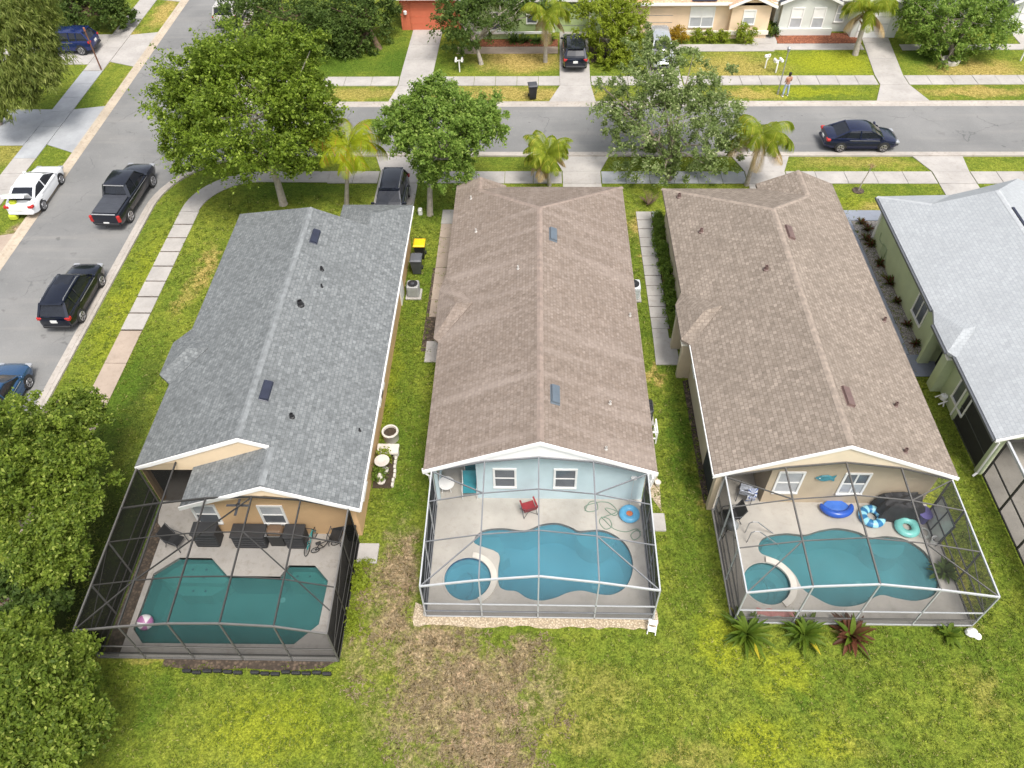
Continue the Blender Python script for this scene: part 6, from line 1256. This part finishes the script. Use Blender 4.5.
tree('leafy tree filling the bottom left corner of the lawn', (p.x-1.8, p.y+.8, 0), [ellz(25, 700, 60, 62, 3.6), ellz(70, 725, 34, 44, 3.0), ellz(62, 668, 32, 30, 3.0), ellz(20, 765, 62, 34, 3.2), ellz(12, 645, 42, 30, 3.2)], L_NEAR, BARK_D, 900, 150, .135, cl=.17, lo=-.5, irregular=.55, trunk_r=.22)
p = G(-5, 600)
tree('shaded tree behind the two leafy trees at the left edge', (p.x-.8, p.y, 0), [ellz(15, 600, 50, 36, 2.2)], L_DARK, BARK_D, 136, 124, 0.160, trunk_r=.15)
b = MB(); b.lathe([(.62, 0), (.66, .25), (.5, .28), (.46, .05)], n=24); tag(b.build('tree_ring', PALE, loc=(31.3, 58.0, 0)), 'pale stone ring round the foot of the rounded tree at top right', 'tree ring')

def palm(label, base, crown, nf, fl, m, trunk_r=.11, dry=0, group='palms along the cross street', boots=False):
    t = thing('palm_tree', label, 'palm tree', base, 0, group); o = Vector(base); c = Vector(crown); b = MB()
    pts = [o-Vector((0, 0, .1)), o.lerp(c, .35)+Vector((random.uniform(-.05, .05), 0, 0)), o.lerp(c, .75), c]; b.tube(pts, [trunk_r*1.35, trunk_r, trunk_r*.9, trunk_r*.75], 10); b.build('trunk', BARK_L, t, world=True, smooth=True)
    if boots:
        q = MB()
        for k in range(26):
            a = k*2.4; z = k/26; pp = o.lerp(c, .62+.36*z); d = Vector((math.cos(a), math.sin(a), .9)); q.bar(pp, pp+d*.42, .12, .04)
        q.build('leaf_bases', mat('brown_leaf_base', (.30, .17, .09), .9, .25, 5), t, world=True)
    for k in range(nf+dry):
        isd = k >= nf; a = k*2.39996+random.uniform(-.2, .2); el = R(random.uniform(12, 68)) if not isd else R(random.uniform(-45, -15)); L = fl*random.uniform(.85, 1.1); P = []; N = 14
        for i in range(N+1):
            s = i/N; bend = s*s*(1.1 if not isd else .5); e = el-bend*1.75; P.append((s, e))
        pos = [Vector(c)]; step = L/N
        for s, e in P[1:]: pos.append(pos[-1]+Vector((math.cos(a)*math.cos(e), math.sin(a)*math.cos(e), math.sin(e)))*step)
        fr = MB(); fr.tube(pos, [.022*(1-.8*i/N)+.004 for i in range(N+1)], 5)
        side = Vector((-math.sin(a), math.cos(a), 0))
        for i in range(3, N*3):
            f = i/3; j = min(int(f), N-1); p_ = pos[j].lerp(pos[j+1], f-j); d = (pos[j+1]-pos[j]).normalized(); ll = fl*.27*math.sin(math.pi*min(1, (f/N)*.86+.12))+.05
            for sd in (-1, 1):
                dirv = (side*sd*.85+d*.55+Vector((0, 0, -.45))).normalized(); tip = p_+dirv*ll+Vector((0, 0, -ll*ll*.9)); mid = p_+dirv*ll*.5; w_ = d*.026
                fr.add([p_-w_*.4, p_+w_*.4, mid+w_, tip, mid-w_], [(0, 1, 2, 3, 4)])
        fr.build('frond', L_DRY if isd else m, t, world=True)
    return t
def pc(px, py, Y): return tuple(atY(px, py, Y))
palm('yellowing palm behind the grey roof beside the driveway', (-11.4, 39.9, 0), pc(348, 146, 40.1), 16, 2.75, L_PALM_Y, .12)
palm('small pale green palm behind the middle of the brown roof', (1.05, 42.0, 0), pc(547, 153, 42.0), 15, 2.0, L_PALM, .11, 3)
palm('ragged palm leaning right between the oak and the tan roof', (13.3, 42.05, 0), pc(763, 134, 42.0), 15, 2.4, L_PALM, .12, 4)
palm('tall palm with brown leaf bases in front of the off-white house', (24.6, 59.3, 0), pc(868, 10, 59.6), 16, 2.5, L_PALM, .18, 3, boots=True)
palm('palm with straight pale trunk in front of the light green house', (.9, 58.3, 0), pc(546, 14, 58.4), 14, 2.3, L_PALM, .14, 3)

def strap_plant(label, loc, n, ln, m, cat='plant', name='strap_leaf_plant', wd=.07, group=None, m2=None, droop=.9):
    t = thing(name, label, cat, loc, 0, group); b = MB(); b2 = MB()
    for k in range(n):
        a = k*2.39996+random.uniform(-.3, .3); el = R(random.uniform(18, 78)); L = ln*random.uniform(.7, 1.1); q = b2 if (m2 and k % 3 == 0) else b; pos = Vector((random.uniform(-.05, .05), random.uniform(-.05, .05), .02)); N = 6; side = Vector((-math.sin(a), math.cos(a), 0)); rows = []
        for i in range(N+1):
            s = i/N; w = wd*math.sin(math.pi*(.15+.85*s))*1.1+.006; rows.append([pos-side*w+Vector((0, 0, w*.35)), pos, pos+side*w+Vector((0, 0, w*.35))]); e = el-s*droop; pos = pos+Vector((math.cos(a)*math.cos(e), math.sin(a)*math.cos(e), math.sin(e)))*L/N
        q.loft(rows, close=False)
    b.build('leaves', m, t); 
    if m2: b2.build('new_leaves', m2, t)
    return t
strap_plant('biggest dark green strap-leaf plant at the left front corner of the right-hand enclosure', (8.15, 12.75, 0), 60, 1.15, L_BROM, group='strap-leaf plants in front of the right-hand enclosure')
strap_plant('green strap-leaf plant second from the left in front of the right-hand enclosure', (10.3, 12.78, 0), 52, 1.0, L_BROM, group='strap-leaf plants in front of the right-hand enclosure')
strap_plant('maroon and green strap-leaf plant in front of the right-hand enclosure', (12.05, 12.75, 0), 46, 1.0, L_MAROON, m2=L_BROM, wd=.09, group='strap-leaf plants in front of the right-hand enclosure')
strap_plant('smallest pale green strap-leaf plant near the right front corner of the enclosure', (15.65, 12.85, 0), 30, .62, L_BROM, group='strap-leaf plants in front of the right-hand enclosure')
strap_plant('dark plant growing inside the right side of the right-hand enclosure', (16.35, 15.4, .1), 34, .7, L_DARK, name='potted_plant')
# gravel-bed shrubs along the sage green wall
gb = []
for k, (px, py, s) in enumerate([(861, 222, .85), (867, 229, 1.), (866, 239, .85), (871, 244, .9), (879, 263, .9), (890, 283, 1.25), (897, 301, .8), (907, 324, .75), (915, 343, .75)]):
    p = G(px, py+2); gb.append((p.x, p.y, s))
ORD = ['first', 'second', 'third', 'fourth', 'fifth', 'sixth', 'seventh', 'eighth', 'ninth', 'tenth', 'eleventh']
first = strap_plant('spiky dark red plant by the sage wall, third from the street end', (gb[2][0], gb[2][1], .02), 40, .5, L_MAROON, 'plant', 'spiky_plant', .03, 'spiky plants in the gravel bed', m2=L_DARK, droop=.5)
for i, (x, y, s) in enumerate(gb):
    if i == 2: continue
    d = dup(first, (x, y, .02), i*1.3, scale=s)
    d['label'] = 'spiky dark red plant by the sage wall, %s from the street end' % ORD[i]
    if i == 5: d['label'] = 'largest spiky dark red plant, halfway along the gravel bed by the green wall'
def bush(label, loc, rad, m, n=26, per=70, leaf=.12, name='shrub', cat='shrub', group=None):
    t = thing(name, label, cat, loc, 0, group); c = (loc[0], loc[1], rad[2]*.55); P, Nn, cc = crown_points(c, rad, n, per, .4, -.2, .2); ln = leaf*(.6+.8*rng.random(len(P)))
    P[:, 2] = np.maximum(P[:, 2], .03)
    mesh_from_quads('foliage', leaf_mesh(P, Nn, ln, ln*.6), m, t, np.array(loc)); b = MB(); b.tube([(loc[0], loc[1], -.05), c], [.05, .02], 6)
    for k in range(4): b.tube([(loc[0], loc[1], .05), tuple(cc[k])], [.025, .008], 5)
    b.build('stem', BARK_D, t, world=True); return t
y = 29.5; k = 0
while y < 38.4:
    bush('low green shrub by the beige wall, %s from the paved landing' % ORD[k], (7.40+random.uniform(-.04, .06), y, 0), (.34, .62, random.uniform(.45, .62)), L_HEDGE, 20, 70, .11, group='hedge shrubs along the beige wall'); y += random.uniform(.85, 1.05); k += 1
bush('golden yellow clipped bush under the wide window of the peach house', (11.3, 61.4, 0), (.85, .6, .95), L_GOLD, 26, 60, .14)
bush('rounded lime green bush at the gable corner of the peach house', (16.6, 61.4, 0), (.95, .6, .95), L_LIME, 26, 60, .14)
for x_, q_ in ((12.9, 'leftmost'), (13.9, 'middle one'), (14.8, 'rightmost')): bush('low lime bush along the peach house wall, %s of the row of three' % q_, (x_, 61.6, 0), (.5, .45, .65), L_LIME, 16, 50, .13, group='low bushes along the peach wall')
bush('narrow lime bush on the side path of the peach house', (18.35, 62.6, 0), (.35, .5, .9), L_LIME, 16, 50, .13)
for k_ in range(6): bush('dark hedge plant left of the off-white house, %s from the lawn' % ORD[k_], (18.95+k_*.22, 62.3+k_*1.25, 0), (.4, .55, .6), L_DARK, 14, 50, .13, group='hedge plants beside the far side path')
for k_, x_ in enumerate((-1.6, -.7, .2, 1.2)): strap_plant('spiky plant in the light green house bed, %s from the left' % ORD[k_], (x_, 61.6, 0), 30, .75, L_DARK, name='bed_plant', group='plants in the light green house bed')
bush('leafy clump at the foot of the bird bath bed', (-6.55, 20.7, 0), (.32, .3, .4), L_LIME, 14, 60, .09)
bush('dark leafy plant in front of the white bird bath', (-6.7, 19.7, 0), (.3, .3, .4), L_HEDGE, 14, 60, .09)
bush('weedy green clump at the back corner of the left enclosure', (-6.75, 14.9, 0), (.42, .9, .3), L_LIME, 20, 70, .09)
bush('weedy clump growing along the right side of the left enclosure', (-6.7, 13.1, 0), (.3, .8, .22), L_LIME, 18, 60, .08)
p = G(858, 191); t = thing('sapling', 'bare leaning sapling with a brown tuft on the verge behind the tan roof', 'sapling', (p.x, p.y, 0)); MB().tube([(0, 0, 0), (.08, .0, .7), (.30, .05, 1.6)], [.05, .035, .03], 7).build('trunk', BARK_L, t); b = MB()
for k in range(22): a = k*2.4; b.tube([(.30, .05, 1.55), (.30+.12*math.cos(a), .05+.12*math.sin(a), 1.75+.02*(k % 5)), (.30+.28*math.cos(a), .05+.28*math.sin(a), 1.6+.05*(k % 6))], [.016, .012, .004], 4)
b.build('twigs', L_DRY, t)
b = MB(); b.lathe([(.32, 0), (.36, .04), (.25, .06), (.01, .07)], (p.x, p.y, 0), 14); tag(b.build('mulch_ring', MULCH_DARK), 'small brown mulch ring round the bare sapling', 'mulch')
t = thing('dry_bush', 'dark bare bush at the front corner of the beige house', 'shrub', (7.0, 40.0, 0)); b = MB()
for k in range(40): a = k*2.4; e = .4+.5*(k % 7)/7; b.tube([(0, 0, 0), (.35*math.cos(a), .35*math.sin(a), e*.6), (.6*math.cos(a+.3), .6*math.sin(a+.3), e)], [.02, .014, .004], 4)
b.build('twigs', BARK_D, t)
for o in bpy.data.objects:
    if o.type == 'MESH' and not o.get('kind') and o.parent is None and not o.get('label'): print('UNTAGGED', o.name)

# ------------------------------------------------------------------ loose blades of turf on the near lawn
def tufts(name, n, m, box, keep, ln, clump):
    k = n//clump; cx = rng.uniform(box[0], box[1], k); cy = rng.uniform(box[2], box[3], k)
    ok = np.array([keep(x, y) for x, y in zip(cx, cy)]); cx, cy = cx[ok], cy[ok]
    P = np.repeat(np.c_[cx, cy, np.full(len(cx), .03)], clump, axis=0); P[:, :2] += rng.normal(size=(len(P), 2))*.07; P[:, 2] += rng.random(len(P))*.02
    al = np.c_[rng.normal(size=(len(P), 2))*.9, np.full(len(P), .55)]; nn = np.c_[rng.normal(size=(len(P), 2))*.6, np.full(len(P), .9)]; l = ln*(.5+rng.random(len(P)))
    o = mesh_from_quads(name, leaf_mesh(P, nn, l, l*.28, al), m, None); o['kind'] = 'stuff'
L_TURF = leaf_mat('turf_blades', (0.104, 0.165, 0.017), (0.256, 0.299, 0.043), (0.439, 0.403, 0.146), scale=.5); L_STRAW = leaf_mat('straw_blades', (0.224, 0.168, 0.095), (0.493, 0.403, 0.258), (0.101, 0.078, 0.034), scale=1.)
def paved(x, y):
    for a, b_, c, d in ((-16.1, -7.0, 11.3, 36), (-4.6, 5.0, 12.75, 38), (7.6, 16.8, 13.1, 38), (19.5, 40, 0, 38), (-21.5, -20.25, 0, 45), (-60, -23.1, 0, 60), (6.1, 7.6, 26.6, 39.3), (-7.2, -6.1, 15.4, 16.5), (4.9, 5.7, 17, 18.1), (-6.95, -5.95, 19.2, 22.5)):
        if a < x < b_ and c < y < d: return True
    return y > 41.5
spots = [(G(px, py), r_) for px, py, r_ in ((400, 570, .9), (370, 590, .6), (375, 640, .7), (360, 690, .5), (400, 745, .6), (540, 650, .6), (560, 720, .5), (530, 760, .8), (440, 640, 1.5), (470, 690, 1.6), (480, 745, 1.6), (400, 620, .9), (510, 670, 1.), (430, 700, 1.4))]
bare = lambda x, y: any((x-p_.x)**2+(y-p_.y)**2 < (r_*(.45+.95*random.random()))**2 for p_, r_ in spots)
tufts('grass_tufts', 90000, L_TURF, (-19, 19.4, 6.5, 22), lambda x, y: not paved(x, y) and not bare(x, y), .10, 9)
tufts('grass_tufts', 50000, L_TURF, (-23, 19.4, 22, 41), lambda x, y: not paved(x, y), .12, 9)
tufts('dry_grass_tufts', 26000, L_STRAW, (-7.5, 2.5, 6.8, 18), lambda x, y: not paved(x, y) and bare(x, y), .13, 7)
